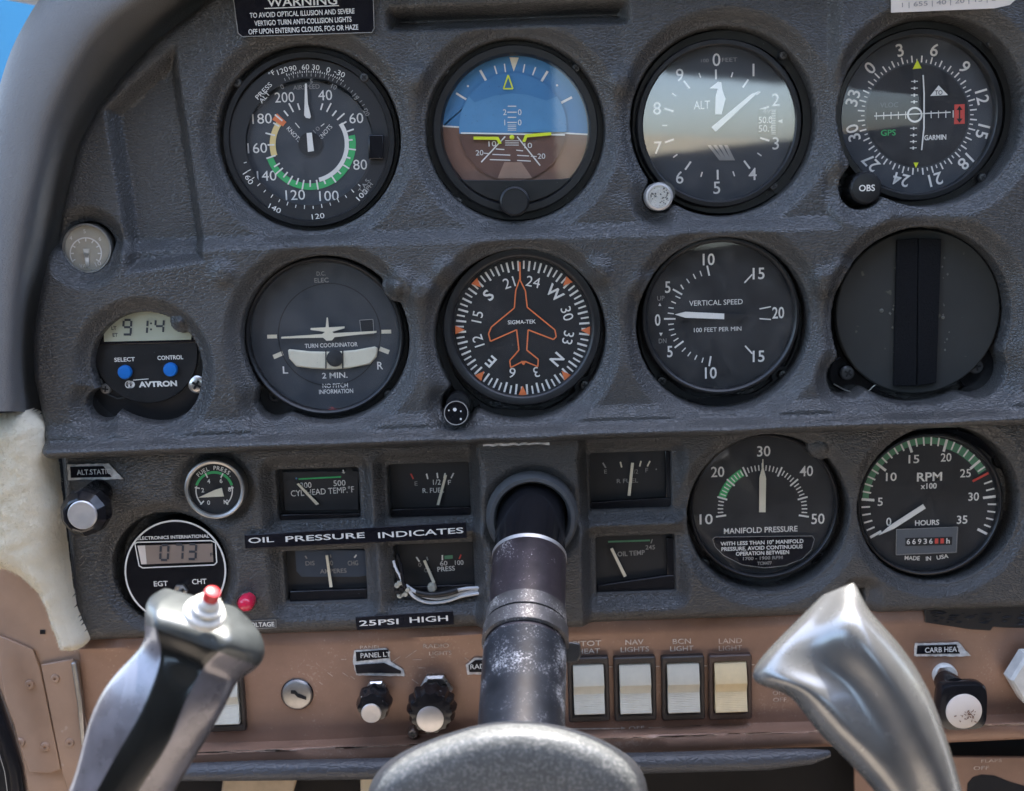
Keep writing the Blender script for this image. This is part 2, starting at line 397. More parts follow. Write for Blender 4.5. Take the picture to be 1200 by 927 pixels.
def pol(c, r, a):
    """photo point at radius r and clockwise angle a (degrees from straight up)"""
    return (c[0]+r*math.sin(R(a)), c[1]-r*math.cos(R(a)))
# ------------------------------------------------------------------ signed distances on the panel plane (metres)
def ss(t): t = np.clip(t, 0, 1); return t*t*(3-2*t)
def sd_circ(X, Z, px, py, r, h=0.0):
    c = U(px, py, h); return np.hypot(X-c.x, Z-c.z) - r*mpp(px, py, h)
def sd_box(X, Z, x0, y0, x1, y1, h=0.0, rad=4.0):
    cx, cy = (x0+x1)/2, (y0+y1)/2; c = U(cx, cy, h); s = mpp(cx, cy, h); q = rad*s
    ax = np.abs(X-c.x) - ((x1-x0)/2*s-q); az = np.abs(Z-c.z) - ((y1-y0)/2*s-q)
    return np.hypot(np.maximum(ax, 0), np.maximum(az, 0)) + np.minimum(np.maximum(ax, az), 0) - q
def sd_poly(X, Z, pts, h=0.0):
    P = [U(x, y, h) for x, y in pts]; P = [(p.x, p.z) for p in P]
    d = np.full(X.shape, 1e9); ins = np.zeros(X.shape, bool); n = len(P)
    for i in range(n):
        (ax, az), (bx, bz) = P[i], P[(i+1) % n]
        ex, ez = bx-ax, bz-az; wx, wz = X-ax, Z-az
        t = np.clip((wx*ex+wz*ez)/(ex*ex+ez*ez+1e-12), 0, 1)
        d = np.minimum(d, np.hypot(wx-ex*t, wz-ez*t))
        cr = ((az > Z) != (bz > Z)) & (X < (bx-ax)*(Z-az)/(bz-az+1e-12)+ax)
        ins ^= cr
    return np.where(ins, -d, d)
def smin(a, b, k=0.003):
    t = np.clip(0.5+0.5*(b-a)/k, 0, 1); return b*(1-t)+a*t - k*t*(1-t)
def zpx(py, h=0.0, px=600): return U(px, py, h).z
def sheet(name, x0, x1, z0, z1, step, hfun, mat, parent, keep=None, snap=None):
    """a moulded sheet: a fine grid pushed in and out of the panel plane"""
    nx = int((x1-x0)/step)+1; nz = int((z1-z0)/step)+1
    X, Z = np.meshgrid(np.linspace(x0, x1, nx), np.linspace(z0, z1, nz))
    H = hfun(X, Z)
    ok = np.ones(X.shape, bool) if keep is None else keep(X, Z)
    if snap is not None:   # pull the outermost row onto the outline so that the edge runs smooth
        sd = snap(X, Z); gz, gx = np.gradient(sd, step); gl_ = np.hypot(gx, gz)+1e-9; mv = (sd > -0.35*step) & (sd < 2*step)
        X = np.where(mv, X-gx/gl_*sd, X); Z = np.where(mv, Z-gz/gl_*sd, Z); ok = sd < 0.72*step; H = hfun(X, Z)
    idx = np.arange(nx*nz).reshape(nz, nx)
    q = np.stack([idx[:-1, :-1], idx[:-1, 1:], idx[1:, 1:], idx[1:, :-1]], -1).reshape(-1, 4)
    kq = (ok[:-1, :-1] & ok[:-1, 1:] & ok[1:, 1:] & ok[1:, :-1]).reshape(-1); q = q[kq]
    used = np.zeros(nx*nz, bool); used[q.ravel()] = True
    remap = np.cumsum(used)-1
    co = np.stack([X.ravel(), -H.ravel(), Z.ravel()], -1)[used]; q = remap[q]
    me = bpy.data.meshes.new(name); me.vertices.add(len(co)); me.vertices.foreach_set('co', co.astype(np.float32).ravel())
    me.loops.add(q.size); me.loops.foreach_set('vertex_index', q.astype(np.int32).ravel())
    me.polygons.add(len(q)); me.polygons.foreach_set('loop_start', (np.arange(len(q))*4).astype(np.int32))
    me.update(calc_edges=True); me.polygons.foreach_set('use_smooth', np.ones(len(q), bool)); me.materials.append(mt(mat)); me.update()
    o = bpy.data.objects.new(name, me); COL.objects.link(o)
    if parent: o.parent = parent
    return o

# ------------------------------------------------------------------ instrument panel: one moulded cover above the ledge, one below
panel = bpy.data.objects.new('instrument_panel', None); COL.objects.link(panel)
tag(panel, 'black grained moulded instrument panel holding all the round dials', 'instrument panel')
EDGE = [(300, -60), (223, 10), (181, 42), (136, 91), (110, 123), (86, 168), (70, 233), (61, 275), (48, 340), (39, 391), (39, 440), (47, 478), (58, 524),
        (62, 560), (1330, 540), (1330, -60)]
H_UP, H_ROW2, H_LEDGE, H_LOW, H_HOOD = 0.0, 0.006, 0.0135, -0.004, 0.003
SLOT = [(122, 128), (205, 52), (243, 306), (150, 320)]
def upper_h(X, Z):
    h = np.zeros(X.shape)
    c265, c287 = zpx(264), zpx(283)
    xr0, xr1 = U(966, 240).x, U(984, 240).x
    raise_ = np.maximum(ss((c265-Z)/(c265-c287)), ss((X-xr0)/(xr1-xr0)))
    h = h + H_ROW2*raise_
    # soft valleys between neighbouring dials
    for px in (483, 728):
        h = h - 0.0012*np.exp(-((X-U(px, 160).x)/0.006)**2)*ss((Z-zpx(250))/0.01)
    # ledge along the bottom
    z0, z1, z2, z3 = zpx(476, 0.003), zpx(506, 0.008), zpx(513, 0.009), zpx(521, 0.009)
    h = h + (H_LEDGE-H_ROW2)*ss((z0-Z)/(z0-z1))
    h = h + 0.0030*np.exp(-((Z-zpx(510.5, .013))/0.0022)**2) - 0.0024*np.exp(-((Z-zpx(500, .011))/0.0022)**2)
    t = np.clip((z2-Z)/(z2-z3), 0, 1); h = h - 0.016*(1-np.sqrt(np.maximum(0, 1-t**2.2)))
    # recessed map slot at the left and the finger slot at the top
    d = sd_poly(X, Z, SLOT); h = h - 0.0085*ss((-d+0.001)/0.0075)
    d = sd_box(X, Z, 455, 6, 737, 29, 0, 6); h = h - 0.011*ss((-d+0.002)/0.0075)
    h = h - 0.004*ss((Z-zpx(8))/0.02)*ss((X-U(720, 10).x)/0.02)
    # dishes and holes of the dials
    holes = [(361, 162, 105, -.003), (604, 153, 103, -.003), (849, 143, 106.5, -.003), (1092, 131, 107, .001), (381, 398.5, 95.5, .001), (610, 394, 98, .001), (848, 381, 99, .001), (1080, 372, 102, .001), (102, 290, 30, 0)]
    d = np.full(X.shape, 1.0)
    for px_, py_, r_, h_ in holes: d = smin(d, sd_circ(X, Z, px_, py_, r_+(3.5 if r_ > 50 else 0), h_), 0.007)
    clock = np.minimum(sd_circ(X, Z, 172, 430, 65), sd_circ(X, Z, 121, 474, 20)); clock = smin(clock, sd_circ(X, Z, 185, 448, 49))
    tab = sd_circ(X, Z, 213, 376, 14)
    clock = np.maximum(clock, -tab)
    d = np.minimum(d, clock)
    for a in ((320, 471, 22, .001), (995, 442, 26, .001), (1148, 434, 33, .001), (773, 230, 19, -.003), (1010, 219, 27, .001), (538, 474, 22, .001)): d = smin(d, sd_circ(X, Z, *a), 0.004)
    # rounded bosses over the fixing screws bite into the edge of the holes
    boss = np.full(X.shape, 1.0)
    for a in ((470, 333, 15), (495, 340, 12), (524, 318, 12), (700, 318, 13), (755, 335, 14), (488, 90, 13), (730, 95, 13), (965, 330, 15), (985, 322, 16), (265, 320, 12)):
        b = sd_circ(X, Z, *a); boss = np.minimum(boss, b)
    d = np.maximum(d, -sd_circ(X, Z, 468, 334, 20, .001))
    h = h + 0.0026*np.exp(-(np.maximum(boss+0.003, 0)/0.004)**2)
    h = h - 0.0055*(1-ss((d-0.0002)/0.0085)) - 0.018*ss((-d)/0.0014)
    # rolled outer edge
    e = -sd_poly(X, Z, EDGE); h = h - 0.010*(1-np.sqrt(np.clip(1-(1-np.clip(e/0.006, 0, 1))**2, 0, 1)))
    # hand-laid unevenness
    h = h + 0.00035*np.sin(X*61+Z*23)+0.0003*np.sin(Z*83-X*37+1.3)
    return h
def upper_keep(X, Z): return (sd_poly(X, Z, EDGE) < 0.0004) & (Z > zpx(521.5, 0.009))
sheet('upper_cover', U(30, 300).x, U(1290, 300).x, zpx(524, 0.009), zpx(-55), 0.00072, upper_h, 'cover_vinyl', panel, upper_keep)

WINS = {'cyl': (322, 551, 420, 614), 'rfl': (454, 545, 551, 611), 'amp': (331, 647, 428, 711), 'oilp': (462, 639, 556, 706), 'rfr': (692, 532, 789, 601), 'oilt': (699, 630, 793, 700)}
XLOW = U(66, 532, H_LOW).x; ZLOW = zpx(737.5, H_LOW)
def lower_h(X, Z):
    h = np.full(X.shape, H_LOW)
    xl0, xl1, xr0, xr1 = U(551, 630).x, U(567, 630).x, U(678, 630).x, U(693, 630).x
    hood = ss((X-xl0)/(xl1-xl0))*ss((xr1-X)/(xr1-xr0)); h = h + (H_HOOD-H_LOW)*hood
    d = np.full(X.shape, 1.0)
    for a in ((251, 574, 33), (197, 668, 68), (902, 605, 96), (1103, 594, 95.5), (624, 602, 48)): d = smin(d, sd_circ(X, Z, *a, H_LOW), 0.007)
    d = np.maximum(d, -sd_circ(X, Z, 966, 523, 17, H_LOW))
    h = h - 0.0034*(1-ss((d-0.0004)/0.007)) - 0.015*ss(-d/0.0014)
    w_ = np.full(X.shape, 1.0)
    for b in WINS.values(): w_ = np.minimum(w_, sd_box(X, Z, *b, H_LOW, 3))
    w_ = np.minimum(w_, sd_box(X, Z, 1003, 693, 1018, 716, H_LOW, 2))
    h = h - 0.0055*(1-ss((w_-0.0003)/0.0085)) - 0.016*ss(-w_/0.0014)
    e = np.minimum(X-XLOW, Z-ZLOW); h = h - 0.009*(1-np.sqrt(np.clip(1-(1-np.clip(e/0.007, 0, 1))**2, 0, 1)))
    return h + 0.0003*np.sin(X*71+Z*23)+0.00025*np.sin(Z*93-X*37+1.3)
sheet('lower_cover', XLOW, U(1290, 600).x, ZLOW, zpx(508), 0.00072, lower_h, 'cover_vinyl', panel)
# scuffed silver scrape on the underside of the ledge, over the control column
mb = MB(); a = [U(566+i*6, 523.5-i*0.18+random.uniform(-1.2, 1.0), 0.0085) for i in range(14)]; b = [p+Vector((0, 0, 0.0012+random.uniform(-.0004, .0004))) for p in a]
for i in range(13): mb.add([a[i], a[i+1], b[i+1], b[i]], [(0, 1, 2, 3)], 'label_edge')
mb.build('scuff', panel)

# ------------------------------------------------------------------ surroundings
def loft(name, lines, mat, label=None, cat=None, sub=2, parent=None, mats=None, closed=False, crease=None):
    n = len(lines[0]); me = bpy.data.meshes.new(name)
    vs = [tuple(p) for L in lines for p in L]; fs = []; mi = []
    K = len(lines)
    for k in range(K if closed else K-1):
        for i in range(n-1):
            kk = (k+1) % K
            fs.append((k*n+i, k*n+i+1, kk*n+i+1, kk*n+i)); mi.append(mats[k] if mats else 0)
    me.from_pydata(vs, [], fs)
    for m in (mat if isinstance(mat, list) else [mat]): me.materials.append(mt(m))
    me.polygons.foreach_set('material_index', mi)
    bm = bmesh.new(); bm.from_mesh(me); bmesh.ops.recalc_face_normals(bm, faces=bm.faces[:]); bm.to_mesh(me); bm.free()
    me.polygons.foreach_set('use_smooth', [True]*len(me.polygons)); me.update()
    o = bpy.data.objects.new(name, me); COL.objects.link(o)
    if sub: md = o.modifiers.new('smooth', 'SUBSURF'); md.levels = sub; md.render_levels = sub
    if parent: o.parent = parent
    if label: tag(o, label, cat)
    return o
E_ = [(300, -60), (223, 8), (183, 40), (138, 89), (112, 121), (88, 166), (72, 231), (63, 275), (50, 340), (41, 391), (41, 440), (48, 462), (54, 484)]
I_ = [(250, -60), (180, -4), (141, 18), (111, 48), (88, 83), (66, 128), (55, 162), (37, 243), (27, 291), (19, 346), (15, 421), (16, 455), (17, 482)]
O_ = [(90, -60), (44, -4), (29, 22), (13, 52), (2, 83), (-10, 128), (-18, 162), (-32, 243), (-40, 291), (-48, 346), (-55, 421), (-57, 455), (-58, 482)]
def lerp(A, B, t): return [((1-t)*a[0]+t*b[0], (1-t)*a[1]+t*b[1]) for a, b in zip(A, B)]
Lm = lambda P, h: [U(x, y, h) for x, y in P]
loft('windscreen_pillar_trim', [Lm([(x+16, y+8) for x, y in E_], -0.022), Lm(E_, -0.020), Lm(lerp(E_, I_, 0.3), -0.012), Lm(lerp(E_, I_, 0.7), 0.004), Lm(lerp(E_, I_, 0.95), 0.020), Lm(lerp(I_, O_, 0.06), 0.027), Lm(lerp(I_, O_, 0.3), 0.029), Lm(lerp(I_, O_, 0.75), 0.028),
      Lm(lerp(I_, O_, 0.97), 0.022), Lm(O_, 0.010), Lm(lerp(I_, O_, 0.80), -0.02)], 'trim_vinyl', 'curved dark grey padded trim sweeping round the upper left edge of the panel', 'window trim')
# what is seen past the trim: a blue wall outside
bw = MB(); q = [(-2.4, 2.2, 0.2), (0.3, 2.2, 0.2), (0.3, 2.2, 3.2), (-2.4, 2.2, 3.2)]
bw.prism([Vector(p)+Vector((0, 0.1, 0)) for p in q], q, 'sky_blue_wall')
for z in (1.62, 2.05): bw.prism([(-2.4, 2.199, z), (0.3, 2.199, z), (0.3, 2.199, z+0.03), (-2.4, 2.199, z+0.03)], [(-2.4, 2.19, z), (0.3, 2.19, z), (0.3, 2.19, z+0.03), (-2.4, 2.19, z+0.03)], 'pale_seam')
tag(bw.build('hangar_wall', smooth=False), 'bright blue wall with a pale seam seen outside past the grey trim', 'wall')

# fleece cover on the lower left of the pillar
FL = [(-30, 468), (8, 476), (32, 484), (50, 498), (57, 530), (62, 580), (70, 650), (80, 715), (95, 752), (92, 764), (78, 768), (66, 762), (56, 738), (44, 705), (24, 682), (0, 671), (-30, 664)]
def smooth_closed(P, n=6):
    out = []; N = len(P)
    for i in range(N):
        p0, p1, p2, p3 = [np.array(P[(i+k-1) % N], float) for k in range(4)]
        for k in range(n):
            t = k/n; out.append(tuple(0.5*((2*p1)+(p2-p0)*t+(2*p0-5*p1+4*p2-p3)*t*t+(3*p1-p0-3*p2+p3)*t**3)))
    return out
FL = smooth_closed(FL)
def fl_h(X, Z):
    d = -sd_poly(X, Z, FL, 0.008); t = np.clip(d/0.016, 0, 1)
    return -0.004+0.022*np.sqrt(np.clip(1-(1-t)**2, 0, 1)) + 0.0005*np.sin(X*310+np.sin(Z*220)*2)*np.sin(Z*260+X*90)
fl = sheet('fleece_cover', U(-30, 560).x, U(110, 760).x, zpx(790), zpx(460), 0.0007, fl_h, 'fleece', None, None, lambda X, Z: sd_poly(X, Z, FL, 0.008))
tag(fl, 'cream fluffy fleece cover hanging on the left edge of the panel', 'fleece cover')
fz = MB(); co = np.array([v.co[:] for v in fl.data.vertices]); pick = rng.choice(len(co), 16000)
for i in pick:
    p = Vector(co[i]); L = random.uniform(0.0006, 0.0014); dv = Vector((random.uniform(-1, 1), random.uniform(-1.2, -0.1), random.uniform(-1.2, 0.8))).normalized()*L
    sd = dv.orthogonal().normalized()*0.00010
    fz.add([p-sd, p+sd, p+dv+sd*0.3, p+dv-sd*0.3], [(0, 1, 2, 3)], 'fleece')
fz.build('pile', fl, smooth=False, fixn=False)

# tan metal pillar with rivets
T = Thing('door_pillar', 'tan painted metal pillar with rivets below the cream fleece', 'door pillar', 50, 850, -0.010)
HP = T.h
T.solid('pillar_skin', [(-70, 620), (40, 660), (84, 740), (100, 770), (108, 960), (34, 960), (24, 900), (4, 830), (-12, 770), (-70, 700)], -0.004, 0.003, 'tan_paint', bevel=0.001)
T.solid('cover_plate', [(49, 778), (87, 771), (103, 850), (106, 960), (92, 960), (74, 905)], 0.0, 0.0014, 'tan_paint', bevel=0.0005)
T.solid('doubler_plate', [(-4, 742), (40, 760), (48, 782), (72.5, 900), (60, 905), (36, 903), (30, 886), (8, 820)], -0.0007, 0.0016, 'tan_paint', bevel=0.0005)
for x, y in ((36, 801), (66, 794), (54, 874), (83, 869), (25, 869)):
    T.lathe('rivet', x, y, [(5.6, 0), (5.6, 0.0014), (4.6, 0.0021), (2.0, 0.0023), (1.3, 0.0015)], 'tan_paint', 20)
T.solid('paint_chip_hole', [(47, 738), (53, 738), (53, 743), (47, 743)], -0.0008, 0.0003, 'void_black')
T.solid('edge_strip', [(86, 774), (92, 773), (99, 818), (103, 870), (98, 870), (93, 820)], 0.0014, 0.004, 'dull_steel', bevel=0.0006)
ds = MB(); ds.tube([U(x, y, 0.01) for x, y in ((-30, 770), (-12, 815), (4, 860), (16, 900), (24, 960))], 0.005, 'gloss_black', 14)
tag(ds.build('door_seal'), 'black rubber door seal beside the thin bright metal strip', 'door seal')
ds = MB(); ds.tube([U(x, y, 0.004) for x, y in ((-20, 770), (0, 818), (12, 850), (22, 890), (34, 960))], 0.0022, 'steel', 12)
tag(ds.build('bright_seal_strip'), 'thin bright metal strip between the black door seal and the tan pillar', 'metal strip')

# ------------------------------------------------------------------ brown switch panel
SPH = -0.009
S = Thing('switch_panel', 'brown painted metal sub-panel carrying the rocker switches and small knobs', 'switch panel', 600, 800, SPH)
xl, xr = S.p(96, 800)[0], S.p(1300, 800)[0]
prof = [(724, -0.004), (742, 0.0006), (748, 0.0), (858, 0.0), (864, 0.0045), (868, 0.0115), (871, 0.0125), (884, 0.0125), (887, 0.011), (888, 0.0)]
yz = [(S.p(600, y, dz)[1], dz) for y, dz in prof]
xs = [xl + (xr-xl)*i/60 for i in range(61)]
def lip_cut(x):   # the lip ends in a slanted corner near the right handle
    return 0.0
mb = MB(); n = len(yz)
for i, x in enumerate(xs):
    pass
vs = [(x, y + 0.0005*math.sin(x*40+k), dz + 0.0003*math.sin(x*25+k*2)) for x in xs for k, (y, dz) in enumerate(yz)]
fs = [(i*n+k, (i+1)*n+k, (i+1)*n+k+1, i*n+k+1) for i in range(60) for k in range(n-1)]
mb.add(vs, fs, 'brown_paint')
# worn bright paint along the edge of the lip
for i in range(240):
    t0 = random.random(); x0 = xl + (xr-xl)*t0; L = random.uniform(0.002, 0.014); hgt = random.uniform(0.0002, 0.0006)
    y, dz = S.p(600, 869.5, 0.0125)[1] + random.uniform(-0.0006, 0.0004), 0.0129
    mb.add([(x0, y, dz), (x0+L, y, dz), (x0+L, y+hgt, dz), (x0, y+hgt, dz)], [(0, 1, 2, 3)], 'brown_worn')
mb.build('panel_face', S.o, ang=50)
d = Draw(S, 0.0004)
def printed(t, x, y, h, wd, m='print_white', rot=0): d.text(t, x, y, h, wd, rot, m)
printed('RADIO', 511, 757, 5, 30, 'print_faded'); printed('LIGHTS', 516, 765.5, 4.5, 26, 'print_faded'); printed('PANEL', 434, 758.5, 4, 24, 'print_faded')
printed('PITOT', 688, 754, 6, 33); printed('HEAT', 690, 763, 6, 26)
printed('NAV', 743.5, 752.5, 6, 21); printed('LIGHTS', 744, 761, 6, 33)
printed('BCN', 799, 751.5, 6, 21); printed('LIGHT', 799, 760, 6, 27)
printed('LAND', 856, 751, 6, 27, 'print_faded'); printed('LIGHT', 856, 759.5, 6, 27, 'print_faded')
printed('OFF', 746, 853.2, 4.5, 18)
d.line((666, 854.3), (714, 853.8), 1.2, 'print_white'); d.line((714, 853.8), (731, 853.4), 0.7, 'print_white'); d.pts([(728, 851.5), (733, 853.4), (728, 855.2)], 'print_white')
d.line((760, 852.8), (858, 851), 0.7, 'print_faded')
for x0, x1, y in ((714, 718, 781.5), (768.5, 773, 781), (825, 828.5, 780.3), (880, 884, 779)): d.line((x0, y), (x1, y-0.1), 1.2, 'print_white')
printed('ON', 912, 812, 5, 13, 'print_faded'); printed('OFF', 914, 820, 5, 16, 'print_faded')
for i in range(16):
    x, y = random.uniform(360, 560), random.uniform(770, 800); L = random.uniform(4, 16); a = random.choice([0.0, 0.0, 0.6, -0.6])
    d.line((x, y), (x+L*math.cos(a), y-L*math.sin(a)), 0.5, 'print_faded')
d.build('printed_markings')
# cut-out black edge where the cover has broken away
cb = Thing('torn_edge_strip', 'glossy black torn strip above the brown panel at the right', 'edge strip', 1145, 724, -0.0088)
cb.solid('strip', [(1083, 729), (1082, 712), (1110, 706), (1260, 700), (1260, 737), (1176, 735), (1163, 734), (1160, 738.5), (1135, 737), (1110, 733)], 0, 0.0012, 'flange_black', bevel=0.0006)
mb = MB()
for i in range(40):
    x, y = random.uniform(1095, 1255), random.uniform(716, 731); p = cb.p3(x, y, 0.0016)
    r = random.uniform(0.0004, 0.0012); mb.add([(p[0]-r*3, p[1]-r*.3, p[2]), (p[0], p[1]-r*.6, p[2]+r), (p[0]+r*3, p[1], p[2]), (p[0], p[1]+r*.6, p[2]+r*.4)], [(0, 1, 2, 3)], 'gloss_black')
mb.build('wrinkle', cb.o)
# grey padded roll under the lip
P = [(205, 905, 0.010, 10), (300, 903, 0.010, 11.5), (430, 901, 0.010, 12), (600, 897, 0.010, 12), (760, 894, 0.010, 12), (900, 890, 0.010, 12), (950, 886.5, 0.010, 9), (972, 883, 0.008, 4)]
mb = MB(); mb.tube([U(x, y, h) for x, y, h, r in P], [r*mpp(600, 900, .01) for *_, r in P], 'roll_vinyl', 20)
tag(mb.build('padded_roll', ang=60), 'dark grey padded roll running under the brown switch panel', 'padded edge')
# lower brown sheet at the right with its hole, brown board and pale pieces seen below
B = Thing('lower_brown_sheet', 'brown metal sheet with a black hole at the bottom right corner', 'metal sheet', 1150, 910, -0.006)
B.solid('sheet', [(1000, 884), (1290, 886), (1290, 990), (1000, 990)], 0, 0.002, 'brown_paint', bevel=0.0006)
B.solid('opening', [(1134, 918), (1140, 911), (1150, 908), (1165, 909), (1185, 917), (1215, 925), (1250, 932), (1250, 960), (1140, 960), (1133, 935)], 0.0021, 0.0004, 'void_black')
dd = Draw(B, 0.0025); dd.text('OFF', 1150, 900, 4.5, 18, 0, 'print_faded'); dd.text('FLAPS', 1162, 891.5, 3.5, 24, 0, 'print_faded'); dd.build('printed_markings')
mb = MB(); q = [(888, 880), (1010, 880), (1030, 990), (900, 990)]; mb.prism([U(x, y, -0.05) for x, y in q], [U(x, y, -0.04) for x, y in q], 'wood_brown')
tag(mb.build('brown_board'), 'reddish brown board under the padded roll near the right handle', 'board')
mb = MB(); q = [(262, 909), (350, 907), (335, 960), (255, 960)]; mb.prism([U(x, y, -0.02) for x, y in q], [U(x, y, 0.0) for x, y in q], 'pale_tan')
tag(mb.build('pale_block', bevel=0.001), 'pale tan block under the padded roll beside the left handle', 'block')
mb = MB(); q = [(422, 907), (440, 907), (440, 960), (424, 960)]; mb.prism([U(x, y, -0.02) for x, y in q], [U(x, y, 0.0) for x, y in q], 'sill_cream')
tag(mb.build('cream_block', bevel=0.001), 'small cream block just left of the grey yoke hub', 'block')

# ------------------------------------------------------------------ setting: footwell, ground, unseen cabin shell added for the light and pane reflections
def struct(o): return tag(o, kind='structure')
mb = MB(); mb.prism([(-0.5, 0.10, 0.0), (0.6, 0.10, 0.0), (0.6, 0.10, 0.80), (-0.5, 0.10, 0.80)], [(-0.5, 0.09, 0.0), (0.6, 0.09, 0.0), (0.6, 0.09, 0.80), (-0.5, 0.09, 0.80)], 'void_black'); struct(mb.build('footwell_back', smooth=False))
mb = MB(); mb.prism([(-0.2, 0.055, 0.60), (0.6, 0.055, 0.60), (0.6, 0.055, 1.16), (-0.2, 0.055, 1.16)], [(-0.2, 0.030, 0.60), (0.6, 0.030, 0.60), (0.6, 0.030, 1.16), (-0.2, 0.030, 1.16)], 'void_black'); mb.prism([(-0.32, 0.056, 0.55), (-0.2, 0.056, 0.55), (-0.2, 0.056, 0.98), (-0.32, 0.056, 0.98)], [(-0.32, 0.031, 0.55), (-0.2, 0.031, 0.55), (-0.2, 0.031, 0.98), (-0.32, 0.031, 0.98)], 'void_black'); struct(mb.build('panel_back', smooth=False))
mb = MB(); mb.poly([(-400, -400, 0), (400, -400, 0), (400, 400, 0), (-400, 400, 0)], 'concrete'); struct(mb.build('ground', smooth=False))
mb = MB(); mb.prism([(-0.9, -1.8, 0.25), (0.9, -1.8, 0.25), (0.9, 0.09, 0.25), (-0.9, 0.09, 0.25)], [(-0.9, -1.8, 0.27), (0.9, -1.8, 0.27), (0.9, 0.09, 0.27), (-0.9, 0.09, 0.27)], 'carpet'); struct(mb.build('cabin_floor', smooth=False))
# glareshield over the panel
mb = MB(); zt = zpx(-52)
mb.prism([(-0.30, 0.30, zt+0.03), (-0.30, -0.020, zt), (-0.30, -0.030, zt+0.008), (-0.30, -0.022, zt+0.018), (-0.30, 0.30, zt+0.05)], [(0.55, 0.30, zt+0.03), (0.55, -0.020, zt), (0.55, -0.030, zt+0.008), (0.55, -0.022, zt+0.018), (0.55, 0.30, zt+0.05)], 'trim_vinyl')
struct(mb.build('glareshield'))
# unseen rear wall added to darken pane reflections, opening placed for the altimeter
wy = -1.7
def wallbox(mb, x0, x1, z0, z1, m, y0=wy-0.03, y1=wy): mb.prism([(x0, y0, z0), (x1, y0, z0), (x1, y0, z1), (x0, y0, z1)], [(x0, y1, z0), (x1, y1, z0), (x1, y1, z1), (x0, y1, z1)], m)
mb = MB()
wx0, wx1, wz0, wz1 = 0.10, 0.80, 1.07, 1.30
wallbox(mb, -1.3, wx0, 0.2, 1.55, 'added_wall_dark'); wallbox(mb, wx1, 1.4, 0.2, 1.55, 'added_wall_dark')
def slab(q, m): mb.prism([(x, wy-0.03, z) for x, z in q], [(x, wy, z) for x, z in q], m)
slab([(wx0, 0.2), (wx1, 0.2), (wx1, wz0+0.045), (wx0, wz0-0.01)], 'added_wall_dark'); slab([(wx0, wz1+0.03), (wx1, wz1-0.05), (wx1, 1.55), (wx0, 1.55)], 'added_wall_dark')
struct(mb.build('added_cabin_wall', smooth=False))

mb = MB(); mb.prism([(-0.75, -1.73, 1.50), (0.85, -1.73, 1.50), (0.85, -0.50, 1.50), (-0.75, -0.50, 1.50)], [(-0.75, -1.73, 1.53), (0.85, -1.73, 1.53), (0.85, -0.50, 1.53), (-0.75, -0.50, 1.53)], 'added_ceiling_grey'); struct(mb.build('added_cabin_ceiling', smooth=False))  # unseen roof added to block frontal sky and keep the light grazing

mb = MB()
for x, z in ((-0.78, 0.98), (0.86, 1.42)): mb.prism([(x, -1.73, 0.2), (x+0.03, -1.73, 0.2), (x+0.03, 0.09, 0.2), (x, 0.09, 0.2)], [(x, -1.73, z), (x+0.03, -1.73, z), (x+0.03, 0.09, z), (x, 0.09, z)], 'added_wall_dark')
struct(mb.build('added_side_walls', smooth=False))  # unseen walls added, heights set so light enters mostly from the left

mb = MB(); mb.prism([(-6, -8.2, 0), (8, -8.2, 0), (8, -8.2, 0.88), (-6, -8.2, 2.0)], [(-6, -8.0, 0), (8, -8.0, 0), (8, -8.0, 0.88), (-6, -8.0, 2.0)], 'sill_cream'); struct(mb.build('added_reflection_wall', smooth=False))  # unseen sunlit wall added as the cream band in the altimeter's reflection
# ------------------------------------------------------------------ round instruments
RND = 'round flight instruments'
def flange(g, cx, cy, r, dz, lugs=(), m='flange_black', name='flange'):
    dz -= 0.002; r += 4
    mb = MB(); c = g.p(cx, cy, dz); mb.lathe([(r*g.s, dz-0.004), (r*g.s, dz-0.0006), ((r-1.5)*g.s, dz), ((r-11)*g.s, dz), ((r-11)*g.s, dz-0.004)], m, c, 72)
    for x, y, q in lugs:
        c2 = g.p(x, y, dz); mb.lathe([(q*g.s, dz-0.004), (q*g.s, dz-0.0004), ((q-1.5)*g.s, dz+0.0002), (0.5*g.s, dz+0.0002)], m, c2, 40, False, True)
    return mb.build(name, g.o)
def bezel(g, cx, cy, r0, r1, front=0.0, depth=0.005, m='bezel_black', wall=0.004, lip=2.0):
    """ring from the pane out to r1; front at dz=front, falls back outside, steps in to the dial"""
    prof = [(r1, front-depth), (r1, front-0.0012), (r1-1.6, front-0.0002), (r0+lip, front), (r0+lip*0.4, front-0.0005), (r0, front-0.0016), (r0, front-wall-0.001)]
    return g.lathe('bezel', cx, cy, prof, m, 96, dzc=front, cap0=False, cap1=False)
def dial(g, cx, cy, r, m, dz=-0.0045):
    d = Draw(g, dz); d.disc((cx, cy), r, m, 0, 96); return d.build('dial')
def pane(g, cx, cy, r, dz=-0.0012, m='pane_glass', dome=0.0, tilt=(0, 0)):
    prof = [(r, dz)] + [(r*k, dz + dome*(1-k*k)) for k in (0.85, 0.7, 0.5, 0.3, 0.12)]
    mb = MB(); c = g.p(cx, cy, dz); mb.lathe([(q*g.s, z) for q, z in prof], m, c, 64, False, True)
    if tilt != (0, 0):
        mb.v = [(x, y, z + tilt[0]*(x-c[0]) + tilt[1]*(y-c[1])) for x, y, z in mb.v]
    return mb.build('pane', g.o, ang=60, fixn=False)
def hand(g, pts, dz, m='mark_cream', th=0.0005, name='pointer'): return g.solid(name, pts, dz, th, m)
